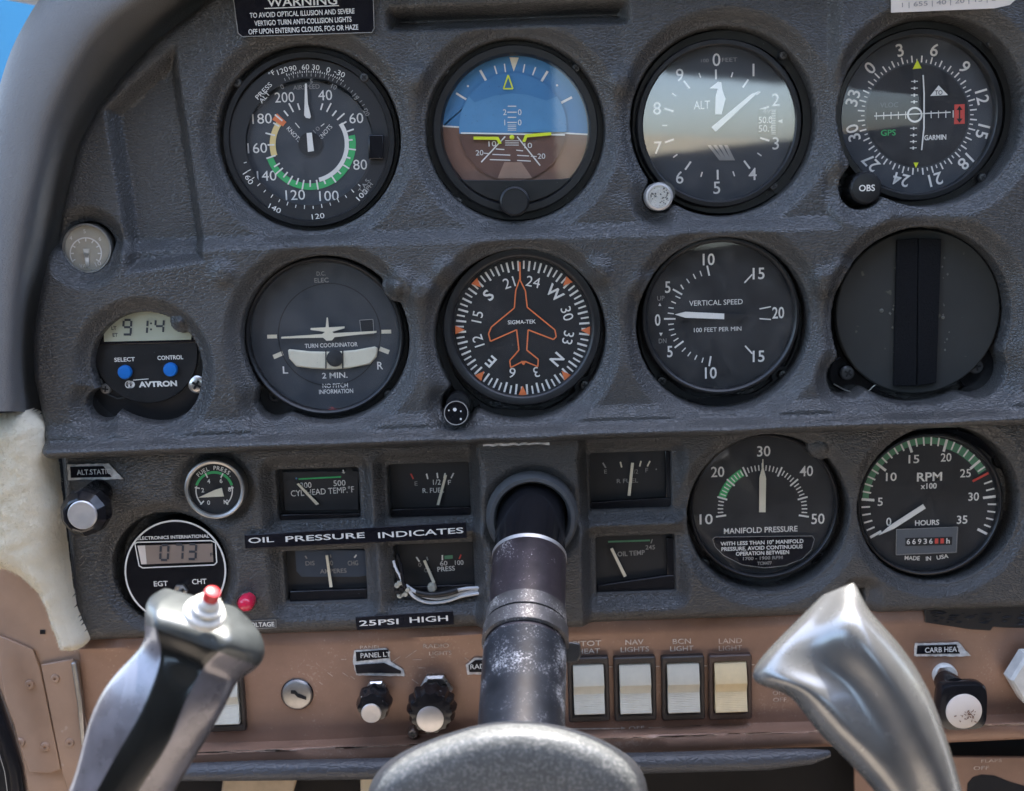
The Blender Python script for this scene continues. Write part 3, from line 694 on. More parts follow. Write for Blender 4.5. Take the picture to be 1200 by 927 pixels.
def arrow(c, a, tip, base, w0, w1, neck=None):
    """pointer outline at clockwise angle a: tip radius, base radius (may be negative), widths"""
    ux, uy = math.sin(R(a)), -math.cos(R(a)); nx, ny = -uy, ux
    P = lambda r, w: (c[0]+ux*r+nx*w/2, c[1]+uy*r+ny*w/2)
    if neck is None: neck = tip*0.75
    return [P(base, w0), P(neck, w0), P(tip, w1), P(tip, -w1), P(neck, -w0), P(base, -w0)]

# --- airspeed indicator
g = Thing('airspeed_indicator', 'airspeed dial with green, white and yellow arcs below the warning placard', 'flight instrument', 362, 165, -0.0085, RND)
flange(g, 362, 164, 104, -0.003)
g.lathe('bezel', 362, 164, [(101, -0.004), (101, -0.0008), (100, 0), (94, 0), (93, -0.0014)], 'bezel_black', 96, cap0=False, cap1=False)
rg = Draw(g, -0.0012); rg.sector((362.5, 166), 74.5, 95, 0, 360, 'dial_charcoal', 0, 90); rg.sector((362, 160), 72, 90, -50, 62, 'dial_charcoal', 0.00005, 40)
ring = rg.build('correction_ring')
r2 = Draw(g, -0.0008)
C = (362, 163)
for i in range(27): r2.tick(C, -19+i*1.9, 78, 80 if i % 3 else 81.5, 0.7, 'mark_white')
for t, a, rr in (('120', -20, 87.5), ('90', -12, 86.8), ('60', -2, 86.5), ('30', 6, 86.5), ('0', 16, 86.5), ('-30', 25, 87.5)):
    p = pol((361, 165), rr, a); r2.text(t, *p, 5.8, 4.3*len(t), -a-2)
r2.text('°F', 318.5, 86, 5.5, 7, 35, 'mark_white')
r2.text('PRESS', 309, 106.5, 5.2, 24, 42, 'mark_white'); r2.text('ALT', 310, 114, 5.2, 15, 45, 'mark_white')
for a in range(-22, 64, 4): r2.tick((362, 163), a, 73.5, 77 if a % 8 else 78, 0.9, 'mark_dim')
for t, a in (('0', -25), ('5', 3), ('10', 25), ('15', 46), ('20', 63)):
    p = pol((361, 167), 72 if a < 40 else 77, a); r2.text(t, *p, 5.4, None, -a-2, 'mark_dim')
for t, a in (('160', 239), ('140', 207), ('120', 173), ('100', 135)):
    p = pol((362, 166), 83 if a > 230 else 88, a); r2.text(t, *p, 6, 15, -a+178, 'mark_white')
for i in range(17): r2.tick((362, 164), 132+i*7.4, 76.5 if i % 2 else 77.5, 81, 0.9, 'mark_white')
for t, x, y, a, w_ in (('T.A.S.', 427, 217, 52, 19), ('MPH', 431, 221, 52, 15)): r2.text(t, x, y, 5, w_, a, 'mark_dim')
r2.build('markings', ring)
g.solid('setting_tab', [(432, 158), (450, 158), (450, 187), (432, 187)], -0.0008, 0.0022, 'gloss_black', bevel=0.0006)
dial(g, 363, 170, 74, 'dial_slate', -0.004)
d = Draw(g, -0.0037); C = (363.5, 169)
for t, x, y in (('40', 381, 111.5), ('60', 417.5, 138.5), ('80', 422, 193), ('100', 385.5, 229.5), ('120', 346, 228.5), ('140', 312.5, 206), ('160', 301.5, 173.5), ('180', 307, 139), ('200', 333.5, 114)):
    d.text(t, x, y, 11.5, 8.2*len(t)+(0 if len(t) < 3 else -1.5), 0, 'mark_white', 0.0)
d.text('AIRSPEED', 359, 102, 5, 31, 1, 'mark_dim')
d.sector(C, 46, 53.5, 78, 252, 'mark_green', 0.00005); d.sector(C, 40.5, 45.5, 56, 166, 'mark_white', 0.0001)
d.sector(C, 40.5, 47.5, 252, 305, 'mark_yellow', 0.0001); d.sector(C, 38, 53, 303, 313, 'mark_orange', 0.0002)
for i, a in enumerate((17, 27, 38, 48, 58, 71, 84, 97, 109.5, 122, 134, 146, 159, 170, 180, 190, 199, 209, 219, 229, 238, 252, 269, 284, 300, 310, 322, 332.5, 343)):
    L = (42.5, 54) if i % 2 else (42, 50)
    d.tick(C, a, *L, 1.8, 'mark_white', 0.0003)
d.text('KNOTS', 344.5, 157.5, 5, 21, -50, 'mark_white'); d.text('KNOTS', 381, 155, 5, 21, 45, 'mark_white')
d.text('10', 371, 152, 4.5, 8, 40, 'mark_dim'); d.line((346, 144), (351, 150), 1, 'mark_white'); d.line((376, 148), (380, 145), 1, 'mark_white')
d.build()
hb = Draw(g, -0.0032); hb.disc((363.5, 169), 14, 'dial_black', 0, 40); hb.build('hub')
hand(g, [(357.5, 98), (359.5, 98), (361, 122), (364.5, 137), (363, 139), (358.5, 138), (356.5, 135), (357, 122)], -0.0028, 'mark_white')
hand(g, [(359.5, 156), (365.5, 155.5), (368, 177), (361, 178)], -0.0028, 'mark_white', name='pointer_tail')
pane(g, 363, 168, 75, -0.0010, 'pane_dusty')
for x, y in ((278, 97), (427, 91)): g.screw(x, y, 5.5, -0.0004)

# --- attitude indicator
g = Thing('attitude_indicator', 'artificial horizon with blue sky half above a brown ground half', 'flight instrument', 604, 152, -0.0085, RND)
flange(g, 604, 153, 102, -0.003, ((522, 83, 14), (675, 80, 14), (537, 236, 14), (672, 232, 14)))
C = (604, 152)
mb = MB(); R0 = 86.0; rc = Draw(g, 0.0)
g.lathe('bezel', 604, 152, [(97, -0.004), (97, -0.0006), (95.5, 0), (88, 0), (85.5, -0.002), (85.5, -0.005)], 'bezel_black', 96, cap0=False, cap1=False)
# lower mask plate under the display
ch = [(x, 210.5) for x in (541, 666)]
pts = [pol((604, 151), 86.5, a) for a in range(134, 228, 4)]
g.solid('mask', [(668, 208.5)] + [pol((604, 151), 87, a) for a in range(134, 230, 4)] + [(538, 209.5), (545, 211), (600, 211.5), (658, 210)], -0.0035, 0.0025, 'bezel_black', bevel=0.0004)
d = Draw(g, -0.0050); C = (604, 150); HZ = lambda x: 148.0+(x-521)*9.0/158
d.pts([pol(C, 86, a) for a in range(-90, 91, 4)] + [(690, HZ(690)), (518, HZ(518))], 'horizon_sky')
d.pts([(518, HZ(518)), (690, HZ(690))] + [pol(C, 86, a) for a in range(96, 265, 4)], 'horizon_ground')
d.line((519, HZ(519)), (689, HZ(689)), 1.8, 'mark_white', lift=0.0002)
for a, w_ in ((-60, 2.4), (-31, 2.8), (-18, 1.6), (-9, 1.4), (9, 1.4), (19, 1.6), (30, 2.8), (61, 2.8)):
    L = (64, 78) if abs(a) > 28 else (66, 76); d.tick((601, 150), a+1.5, *L, w_, 'mark_white', 0.0002)
d.pts([(597, 67), (608, 67.5), (602, 84)], 'mark_cream', 0.0002)
for a in (-47, 46): d.disc(pol((601, 150), 72, a), 1.3, 'mark_white', 0.0002, 10)
d.build('roll_scale')
d = Draw(g, -0.0040); C2 = (601, 149)
hz2 = 157.5
d.pts([pol(C2, 63, a) for a in range(-97, 98, 4)], 'horizon_sky_inner'); d.pts([pol(C2, 63, a) for a in range(97, 264, 4)], 'horizon_ground_inner', 0.0)
d.pts([(591, 190), (611, 190), (624, 209), (583, 209)], 'horizon_runway', 0.0001)
d.pts([pol(C2, 63, a) for a in range(-55, 56, 5)] + [(640, 118), (618, 111), (600, 109.5), (580, 112), (556, 120)], 'horizon_sky', 0.0001)
d.line((540, hz2-1.5), (662, hz2+0.5), 1.8, 'mark_white', lift=0.0002)
for y, L, t in ((124.5, 10, None), (131.5, 11, '20'), (137.5, 10, None), (143.5, 11, '10')):
    d.line((600-L/2, y), (600+L/2, y), 1.2, 'mark_white', lift=0.0002)
    if t: d.text(t[0], 591.5, y, 6.5, None, 0, 'mark_white', lift=0.0002); d.text(t[1], 609, y, 6.5, None, 0, 'mark_white', lift=0.0002)
for y in (146.5, 148.5, 150.5, 152.5): d.line((595, y), (605, y), 0.7, 'mark_white', lift=0.0002)
for y in (165, 167.5, 170): d.line((592, y), (608, y), 0.8, 'mark_white', lift=0.0002)
d.line((592, 160), (564, 190), 1.5, 'mark_white', lift=0.0002); d.line((606, 160), (633, 194), 1.5, 'mark_white', lift=0.0002)
for x0, x1, y in ((581, 591, 174.5), (577, 598, 181), (574, 598, 187), (605, 613, 176), (606, 620, 182), (606, 622, 188)): d.line((x0, y), (x1, y+0.8), 1.1, 'mark_white', lift=0.0002)
for t, x, y in (('10', 577, 168.5), ('10', 619, 170.5), ('20', 562, 179), ('20', 634.5, 183)): d.text(t, x, y, 6, 9, 0, 'mark_white', lift=0.0003)
d.line((567, 179.5), (573, 180), 1, 'mark_white', lift=0.0002); d.line((622, 183), (629, 183.5), 1, 'mark_white', lift=0.0002)
d.build('horizon_drum')
d = Draw(g, -0.0030); d.path([(590, 104), (601, 104), (595.5, 88)], 1.6, 'mark_lime', closed=True); d.build('bank_pointer')
for pts in ([(555, 160.2), (584, 160.5), (588, 168), (584.5, 169), (582, 164), (555, 163.6)], [(646, 155), (615.5, 157.5), (612, 166), (615.5, 166.5), (618, 161), (646, 158.6)]): hand(g, pts, -0.0032, 'mark_lime', 0.0006, 'wing_bar')
g.lathe('centre_dot', 600, 160.5, [(2.8, -0.003), (2.8, -0.0024), (1.5, -0.002)], 'mark_lime', 16)
pane(g, 604, 150, 87, -0.0012)
g.lathe('cage_knob', 603, 236, [(17, -0.003), (17.5, 0.004), (17, 0.0065), (15, 0.0072), (14.6, 0.0068)], 'bezel_black', 40, dzc=0.006)
for x, y in ((522, 83), (675, 80), (537, 236)): g.screw(x, y, 5, -0.0022)

# --- altimeter
g = Thing('altimeter', 'altimeter whose pale glass mirrors the sky, marked ALT, with digits 0 to 9', 'flight instrument', 843, 145, -0.0085, RND)
flange(g, 846, 144, 103, -0.0035, ((922, 65, 13), (915, 217, 13)))
bezel(g, 843, 145, 89, 97, 0.0, 0.006)
dial(g, 842, 145, 91, 'dial_slate')
d = Draw(g, -0.0042); C = (840, 146)
for t, x, y in (('0', 839.6, 70), ('1', 883, 82), ('2', 909, 117), ('3', 909, 168), ('4', 882, 204), ('5', 840, 220), ('6', 796.5, 208), ('7', 771, 173), ('8', 770, 127), ('9', 796.5, 88)):
    d.text(t, x, y, 14, None, 0, 'mark_white', 0.005)
for i in range(20):
    a = i*18-1
    if i % 2: d.tick(C, a, 58, 64, 1.5, 'mark_white')
    else: d.tick(C, a, 53, 64.5, 2.2, 'mark_white')
d.text('ALT', 822.5, 123, 9.5, 19, 0, 'mark_white'); d.text('100', 826, 71, 4, 9, 0, 'mark_dim'); d.text('FEET', 855, 70, 4.5, 18, 0, 'mark_dim')
d.pts([(888, 128), (911, 128), (911, 157), (888, 157)], 'dial_charcoal', 0.00005)
for t, y in (('50.0', 140.5), ('50.1', 150.5)): d.text(t, 897, y, 7.5, 16, 0, 'mark_white', lift=0.0001)
d.text('49', 898, 130.5, 5, 9, 0, 'mark_dim', lift=0.0001)
for i in range(15): d.line((904 if i % 5 else 902, 129+i*2), (909, 129.1+i*2), 0.7, 'mark_white', lift=0.0001)
d.pts([(911, 142), (917, 139.5), (917, 144.5)], 'mark_white', 0.0001)
for k in range(4):
    x0 = 829+k*6.5; d.pts([(x0, 170), (x0+4, 170), (x0+19-k*2, 188), (x0+14-k*2, 188)], 'mark_dim', 0.0001)
d.build()
hand(g, [(833.5, 149), (838.5, 154.5), (882, 114), (890, 106.5), (880.5, 110)], -0.0026, 'mark_white', name='long_pointer')
hand(g, [(838, 134), (845.5, 134), (850, 116), (846.5, 106), (845, 96.5), (841, 96), (831.5, 103.5), (841, 104), (838.5, 113)], -0.0032, 'mark_white', name='short_pointer')
pane(g, 843, 145, 89.5, -0.0012, 'pane_reflective', dome=0.0005)
g.lathe('knob_shaft', 777, 226, [(13, -0.004), (13, 0.004)], 'dark_steel', 24)
mb = MB(); c = g.p(772.5, 230.5, 0.011)
kn = g.lathe('setting_knob', 772.5, 230.5, [(16, 0.003), (16.6, 0.004), (16.6, 0.0095), (15.5, 0.011), (13, 0.0113), (12.5, 0.0108)], 'cap_silver', 48, dzc=0.011, mod=lambda a, r, z: r*(1+0.02*math.sin(a*24)) if r > 15.9*g.s else r)
for i in range(60):
    a = random.uniform(0, 6.28); r = 11.5*math.sqrt(random.random())*g.s; x, y = c[0]+r*math.cos(a), c[1]+r*math.sin(a); q = random.uniform(0.7, 1.5)*g.s
    mb.lathe([(q, 0.0107), (q*0.6, 0.0107+q*0.8)], random.choice(['cap_silver', 'dark_steel']), (x, y), 5, False, True)
mb.build('knurl', kn)
for x, y in ((918, 65), (906, 218)): g.screw(x, y, 5, -0.002)

# --- course deviation indicator
g = Thing('course_deviation_indicator', 'navigation dial with compass numbers round a white cross and a red flag', 'flight instrument', 1076, 135, -0.0085, RND)
flange(g, 1082, 134, 104, -0.0035, ((1161, 51, 13), (1150, 212, 13)))
bezel(g, 1077, 135, 90, 99, 0.0, 0.006)
dial(g, 1076, 135, 92, 'dial_slate'); d = Draw(g, -0.0042); C = (1075, 135)
d.disc(C, 60, 'dial_charcoal', 0.00003)
for i, t in enumerate(('6', '9', '12', '15', '18', '21', '24', '27', '30', '33', '0', '3')):
    a = 14.5+30*i; p = pol((1075.5, 134.5), 78.5, a); d.text(t, *p, 14, None, -a-1, 'mark_white', 0.012, lift=0.0001)
for i in range(72):
    a = 14.5+5*i
    d.tick(C, a, 62, 70 if i % 2 == 0 else 66, 1.7 if i % 2 == 0 else 1.3, 'mark_white', 0.0001)
d.pts([(1069.5, 81), (1080, 80), (1075, 70)], 'mark_lime', 0.0002); d.pts([(1070.5, 190.5), (1076.5, 190.5), (1073.3, 197)], 'mark_lime', 0.0002)
for k in range(-5, 6):
    if k == 0: continue
    x = 1072+k*8.6-(2 if k < 0 else -2); d.line((x, 130.5-k*0.25), (x, 139-k*0.25), 1.0, 'mark_white', lift=0.0002)
d.line((1024.5, 136), (1114, 131.5), 1.3, 'mark_white', lift=0.0002)
for y in (95.5, 103.5, 111.5, 119.5, 150.5, 158.5, 166, 173.5): 
    x = 1071+(y-134)*-0.02; d.line((x-4, y), (x+4, y-0.3), 1.0, 'mark_white', lift=0.0002); d.line((x, y-1.8), (x, y+1.8), 1.6, 'mark_white', lift=0.0003)
d.sector((1072, 134.5), 7, 9.2, 0, 360, 'mark_white', 0.0003, 32)
d.pts([(1089, 99.5), (1112, 99), (1112, 113), (1089, 113.5)], 'mark_black', 0.0001); d.pts([(1090, 112.5), (1111, 111.5), (1100, 100)], 'mark_white', 0.0002); d.text('TO', 1100, 108.5, 5, 9, 0, 'mark_black', 0.01, 0.0003)
d.pts([(1118.5, 122.5), (1130.5, 122), (1130.5, 145), (1118, 145.5)], 'mark_red', 0.0002)
d.line((1124.5, 128), (1124.5, 140), 1.6, 'mark_black', lift=0.0003); d.pts([(1121, 129), (1128, 128.8), (1124.5, 124)], 'mark_black', 0.0003); d.pts([(1121, 139), (1128, 138.8), (1124.5, 144)], 'mark_black', 0.0003)
d.text('GPS', 1041, 155.5, 6.5, 17.5, 0, 'mark_green', 0.01, 0.0002); d.text('VLOC', 1042, 123, 5.5, 21, 0, 'dial_grey', 0, 0.0002)
d.text('GARMIN', 1096, 161, 5.5, 26, 0, 'mark_white', 0.025, 0.0002)
d.build()
hand(g, [(1081, 88), (1082.3, 88), (1083.6, 110), (1083.4, 150), (1080.6, 176), (1079.2, 176), (1081.8, 150), (1082, 110)], -0.0036, 'mark_white', 0.0003, 'deviation_needle')
pane(g, 1077, 135, 91, -0.0012, 'pane_dusty', dome=0.0012)
g.lathe('obs_knob', 1015.5, 220.5, [(19, -0.004), (19, 0.006), (18.5, 0.0085), (16.5, 0.0095), (14, 0.0097)], 'bezel_black', 72, dzc=0.0095, mod=lambda a, r, z: r*(1+0.035*math.sin(a*22)) if r > 18.8*g.s else r)
dk = Draw(g, 0.0099); dk.text('OBS', 1016, 220.3, 7, 18.5, 0, 'mark_white', 0.015); dk.build('knob_lettering')
for x, y in ((1161, 51), (1151, 208)): g.screw(x, y, 5, -0.002)

# --- turn coordinator
g = Thing('turn_coordinator', 'turn coordinator with a small cream aeroplane above a curved tube', 'flight instrument', 375, 390, -0.0055, RND)
g.tr = lambda x, y: (260+(x-260)*1.0417, 270+(y-270)*1.0421); g.s *= 1.042
flange(g, 377, 394, 91, -0.004, ((318, 462, 22), (446, 455, 16), (446, 330, 12)))
bezel(g, 375, 389.5, 84, 90, 0.0, 0.006, lip=3)
dial(g, 375, 390, 86, 'dial_slate'); d = Draw(g, -0.0043)
d.sector((381, 387), 57, 58, 0, 360, 'dial_black', 0.00003, 60)
for x, y, a in ((316.5, 389.5, 0), (445, 384, 0)): d.line((x-5.5, y), (x+5.5, y-0.2), 4.3, 'mark_cream')
d.line((318, 412.5), (328.5, 408), 5, 'mark_cream'); d.line((437.5, 403), (448, 407), 5, 'mark_cream')
for t, x, y, h_, w_, m_ in (('D.C.', 371.5, 318.5, 4.5, 10, 'mark_dim'), ('ELEC', 372, 326, 5, 16, 'mark_dim'), ('TURN COORDINATOR', 383, 399, 4.6, 60, 'mark_white'), ('L', 331.5, 427, 8, 6, 'mark_white'), ('R', 438, 422, 8.5, 6.5, 'mark_white'),
    ('2 MIN.', 387, 433, 6.2, 29, 'mark_white'), ('NO PITCH', 387.5, 444.5, 4.8, 29, 'mark_white'), ('INFORMATION', 388.5, 451, 4.8, 39, 'mark_white')): d.text(t, x, y, h_, w_, 0, m_, 0.012)
d.pts([(415, 371), (430, 370), (431, 386), (417, 387)], 'dial_charcoal', 0.0001); d.path([(415, 371), (430, 370), (431, 386), (417, 387)], 0.7, 'mark_dim', 0.0002, True)
d.build()
top = [(334.5+i*(101/10), 411-2.2*math.sin(math.pi*i/10)*-1 - i*0.35) for i in range(11)]
tubeo = [(x, y-6.2) for x, y in [(334.5, 410), (337, 409.5), (360, 412), (385, 412.5), (410, 410.5), (432, 406.5), (436, 408), (434.5, 418), (427, 426.5), (405, 431), (385, 432.5), (362, 431.5), (344, 429), (336, 420)]]
g.solid('inclinometer_tube', tubeo, -0.0042, 0.0016, 'mark_cream', bevel=0.0008)
g.lathe('ball', 386.5, 414.5, [(9.5, -0.0040), (9.5, -0.0022), (8.5, -0.0016), (5, -0.0012)], 'dial_black', 32)
dd = Draw(g, -0.0022); dd.line((377, 404.5), (377, 425.5), 1.4, 'mark_black'); dd.line((396, 404.5), (396, 425.5), 1.4, 'mark_black'); dd.build('ball_limit_line')
pl = MB(); dd = Draw(g, -0.0032)
hand(g, [(327, 391.5), (327, 389.7), (373, 386.5), (376, 384), (360, 381.8), (360, 379.8), (377, 379), (378, 368), (379.3, 368), (380.3, 379), (398, 378), (398, 380), (384, 384), (386, 385.5), (434, 383), (434, 385), (387, 390), (384, 393.5), (378, 394), (374, 390.5)], -0.0030, 'mark_cream', 0.0006, 'miniature_aeroplane')
pane(g, 375, 389.5, 85, -0.0012, 'pane_dusty', dome=0.001)
g.lathe('lug_socket', 318, 457.5, [(7, -0.0045), (7, -0.0028), (6, -0.0024), (3.4, -0.0024), (3.2, -0.0042)], 'bezel_black', 28)
g.screw(447, 454, 5, -0.0034)

# --- directional gyro
g = Thing('heading_indicator', 'compass card dial with an orange aeroplane outline at its centre', 'flight instrument', 612, 384, -0.002, RND)
flange(g, 611, 396, 98, -0.007, ((540, 476, 16), (684, 452, 12)))
g.solid('lower_plate', [(562, 472), (578, 478), (640, 480), (664, 470), (664, 490), (562, 492)], -0.0065, 0.001, 'bezel_black', bevel=0.0005)
bezel(g, 612, 384, 81, 93, 0.0, 0.008, lip=4)
dial(g, 612, 384, 83, 'dial_black'); d = Draw(g, -0.0042); C = (612.5, 384)
for i in range(72):
    a = -4+5*i; d.tick(C, a, 66.5 if i % 2 == 0 else 69, 78.5, 2.3 if i % 2 == 0 else 1.9, 'mark_white')
for i, t in enumerate(('24', 'W', '30', '33', 'N', '3', '6', 'E', '12', '15', 'S', '21')):
    a = 13+30*i; p = pol((612.5, 383.5), 54.5 if len(t) > 1 else 55, a); d.text(t, *p, 13 if t.isalpha() else 12, None, -a-1, 'mark_white', 0.02 if t.isalpha() else 0.0, 0.0001)
d.build('compass_card')
d = Draw(g, -0.0034)
for a in (44, 92.5, 138, 180, 221.5, 268, 314):
    t, b = pol(C, 68, a), pol(C, 79, a); ux, uy = math.cos(R(a)), math.sin(R(a))
    d.pts([t, (b[0]+ux*5, b[1]+uy*5), (b[0]-ux*5, b[1]-uy*5)], 'mark_orange')
d.line((609, 307), (609.5, 328), 2.0, 'mark_orange')
z3 = lambda pts: [(490+x/3.708, 270+y/3.708) for x, y in pts]
plane = z3([(441, 212), (424, 262), (418, 337), (318, 420), (306, 450), (314, 482), (428, 432), (438, 520), (398, 566), (402, 596), (450, 572), (458, 584), (466, 570), (520, 592), (522, 560), (472, 520), (478, 432), (588, 474), (600, 462), (594, 432), (474, 334), (466, 262)])
d.path(plane, 1.5, 'mark_orange', closed=True)
d.pts([(610.5, 423), (617, 423), (613.8, 428)], 'mark_orange', 0.0001)
d.text('SIGMA-TEK', 611.5, 377.3, 4.4, 33, 0, 'mark_white', 0.012)
d.build('aeroplane_outline')
pane(g, 612, 384, 82, -0.0012, 'pane_glass')
g.lathe('knob_shaft', 537, 473, [(14, -0.006), (14, 0.004)], 'bezel_black', 32)
g.lathe('setting_knob', 534.5, 484, [(15, 0.002), (15.5, 0.0095), (15, 0.011), (14.2, 0.0114), (13.4, 0.0110)], 'gloss_black', 40, dzc=0.011)
kd = Draw(g, 0.0112); kd.sector((534.5, 484), 13.2, 14.4, 0, 360, 'mark_dim', 0.0004, 40)
kd.disc((533, 480), 2.2, 'mark_white', 0.0, 10); kd.disc((540, 482), 1.0, 'mark_white', 0, 8); kd.disc((540, 491), 1.3, 'mark_white', 0, 8); kd.disc((526, 481), 0.9, 'mark_white', 0, 8); kd.build('wear_spots')
g.screw(685, 451, 5.5, -0.0062)

# --- vertical speed
g = Thing('vertical_speed_indicator', 'vertical speed dial with one white pointer resting at zero', 'flight instrument', 845, 371, -0.004, RND)
flange(g, 847, 381, 98, -0.008, ((915, 440, 12), (775, 447, 10)))
bezel(g, 845, 371, 86, 93, 0.0, 0.009, lip=3)
g.solid('lower_slot', [(805, 468), (884, 461), (878, 478), (812, 480)], -0.0075, 0.0004, 'void_black')
dial(g, 845, 371, 88, 'dial_charcoal'); d = Draw(g, -0.0042); C = (846, 371)
for t, x, y in (('10', 830.5, 304), ('15', 889, 320.5), ('20', 912, 366.5), ('15', 889, 417.5), ('10', 833, 437), ('5', 782.5, 336.5), ('0', 770.7, 375), ('5', 785, 412)): d.text(t, x, y, 13, 6.5 if len(t) < 2 else 14, 0, 'mark_white', 0.012)
z4 = lambda x, y: (730+x/3.8625, 260+y/3.8625)
for x0, y0, x1, y1, w_ in ((381, 198, 391, 244, 2), (349, 222, 357, 246, 1.3), (318, 236, 329, 258, 1.3), (288, 258, 301, 277, 1.3), (262, 285, 274, 305, 1.6), (226, 305, 268, 329, 2), (238, 336, 260, 346, 1.3), (219, 360, 240, 369, 1.3), (206, 388, 230, 391, 1.3),
    (186, 439, 238, 439, 2), (203, 413, 230, 416, 1.3), (205, 465, 230, 462, 1.3), (208, 490, 232, 485, 1.3), (217, 515, 240, 507, 1.3), (229, 540, 251, 526, 1.3), (234, 570, 274, 540, 2), (267, 587, 284, 570, 1.3), (293, 608, 307, 589, 1.3), (325, 624, 335, 603, 1.3), (357, 637, 364, 615, 1.3), (390, 653, 398, 608, 2),
    (550, 276, 585, 238, 1.6), (553, 561, 586, 597, 1.8), (618, 394, 670, 384, 1.4), (618, 438, 670, 442, 1.4)): d.line(z4(x0, y0), z4(x1, y1), w_, 'mark_white')
d.text('VERTICAL SPEED', 839, 354.5, 6, 63, 0, 'mark_white'); d.text('100 FEET PER MIN', 841, 386, 5, 56, 0, 'mark_white')
d.text('UP', 774.5, 349.5, 5.5, 8.5, 0, 'mark_dim'); d.text('DN', 776.5, 399.5, 5.5, 9, 0, 'mark_dim')
d.pts([(771.5, 358.5), (775, 358.5), (773.2, 355)], 'mark_white'); d.pts([(772.5, 390), (776.5, 390), (774.5, 394)], 'mark_white')
d.build()
hand(g, [(790.5, 368.5), (803, 365.3), (848.5, 367.5), (848.5, 374), (803, 372.3)], -0.0030, 'mark_white')
hand(g, [(848.5, 367.5), (873, 368.5), (873, 374), (848.5, 374)], -0.0031, 'dial_black', name='pointer_tail')
pane(g, 845, 371, 87, -0.0012, 'pane_dusty', dome=0.001)
for x, y in ((917, 439), (775.5, 446)): g.screw(x, y, 5.5, -0.0074)

# --- blanked hole with hook-and-loop strap
g = Thing('blanking_disc', 'dark round cover with two black fabric strips down its middle', 'cover disc', 1076, 368, -0.0095)
flange(g, 1082, 374, 104, -0.003, ((993, 437, 22), (1146, 433, 26)), 'gloss_black')
g.lathe('disc', 1075, 366, [(96, -0.003), (96, 0.0004), (94.5, 0.001)], 'blank_disc', 96)
rim = Draw(g, 0.0)
edge = [pol((1079, 368), 103, a) for a in range(55, 130, 4)]
w1 = MB()
w1.tube([g.p3(x, y, -0.0022) for x, y in [(1150, 296), (1160, 310), (1166, 335), (1166, 365), (1159, 395), (1148, 412), (1141, 421)]], 0.00035, 'steel', 6)
w1.tube([g.p3(x, y, -0.0022) for x, y in [(1139, 429), (1133, 431), (1120, 441), (1100, 450), (1075, 454), (1048, 453), (1029, 449), (1023, 453), (1018, 458), (1004, 461), (990, 457), (977, 450)]], 0.00035, 'steel', 6)
w1.build('bright_edge', g.o)
g.solid('strap', [(1050, 281), (1074.5, 279), (1073, 452), (1046, 452)], 0.0012, 0.0016, 'velcro', bevel=0.0004)
g.solid('strap', [(1075.3, 279), (1102, 280), (1096, 448), (1073.8, 452)], 0.0012, 0.0018, 'velcro', bevel=0.0004)
mb = MB()
for i in range(20):
    x, y = random.choice([random.gauss(1108, 4), random.gauss(1047, 3)]), random.uniform(295, 430); p = g.p3(x, y, 0.0013); q = random.uniform(0.0002, 0.0007)
    mb.add([(p[0]-q, p[1], p[2]), (p[0], p[1]-q*1.3, p[2]+q*.4), (p[0]+q, p[1], p[2]), (p[0], p[1]+q*1.3, p[2]+q*.3)], [(0, 1, 2, 3)], 'residue')
for x, y, q in ((1033, 364, 2.6), (1105, 372, 2.2), (1046, 384, 1.5)):
    c = g.p(x, y, .001); mb.lathe([(q*g.s, 0.0011), (q*g.s*.5, 0.0011+q*g.s*.4)], 'residue', c, 9, False, True)
mb.build('adhesive_residue', g.o, smooth=False)
for x, y in ((993, 437), (1143.5, 429.5)): g.screw(x, y, 8.5, -0.0018)

# --- small suction gauge
g = Thing('suction_gauge', 'tiny round gauge with a grey beige face beside the curved trim', 'gauge', 101.5, 291, -0.002)
g.lathe('bezel', 101.5, 291, [(29.5, -0.008), (29.5, -0.001), (28.5, 0), (27, 0), (26, -0.0012)], 'dull_steel', 56, cap0=False, cap1=False)
dial(g, 101.5, 291, 27, 'dial_taupe', -0.0015); d = Draw(g, -0.0012)
d.sector((100.5, 297), 17.5, 19, -125, 125, 'mark_white', 0, 40)
for i in range(9): d.tick((100.5, 297), -120+30*i, 14, 18, 1.4, 'mark_white', 0.0001)
for t, x, y in (('4', 83, 279), ('5', 99, 271), ('6', 117, 280)): d.text(t, x, y, 4.5, None, 0, 'mark_white')
d.text('VAC', 99, 311.5, 4.5, 12, 0, 'mark_white'); d.text('10', 115, 309, 5, 7, 20, 'mark_white')
d.build()
hand(g, [(97.5, 291.5), (105, 291.5), (104, 312), (101.5, 313)], -0.0008, 'mark_white'); pane(g, 101.5, 291, 26.5, -0.0003, 'pane_dusty')

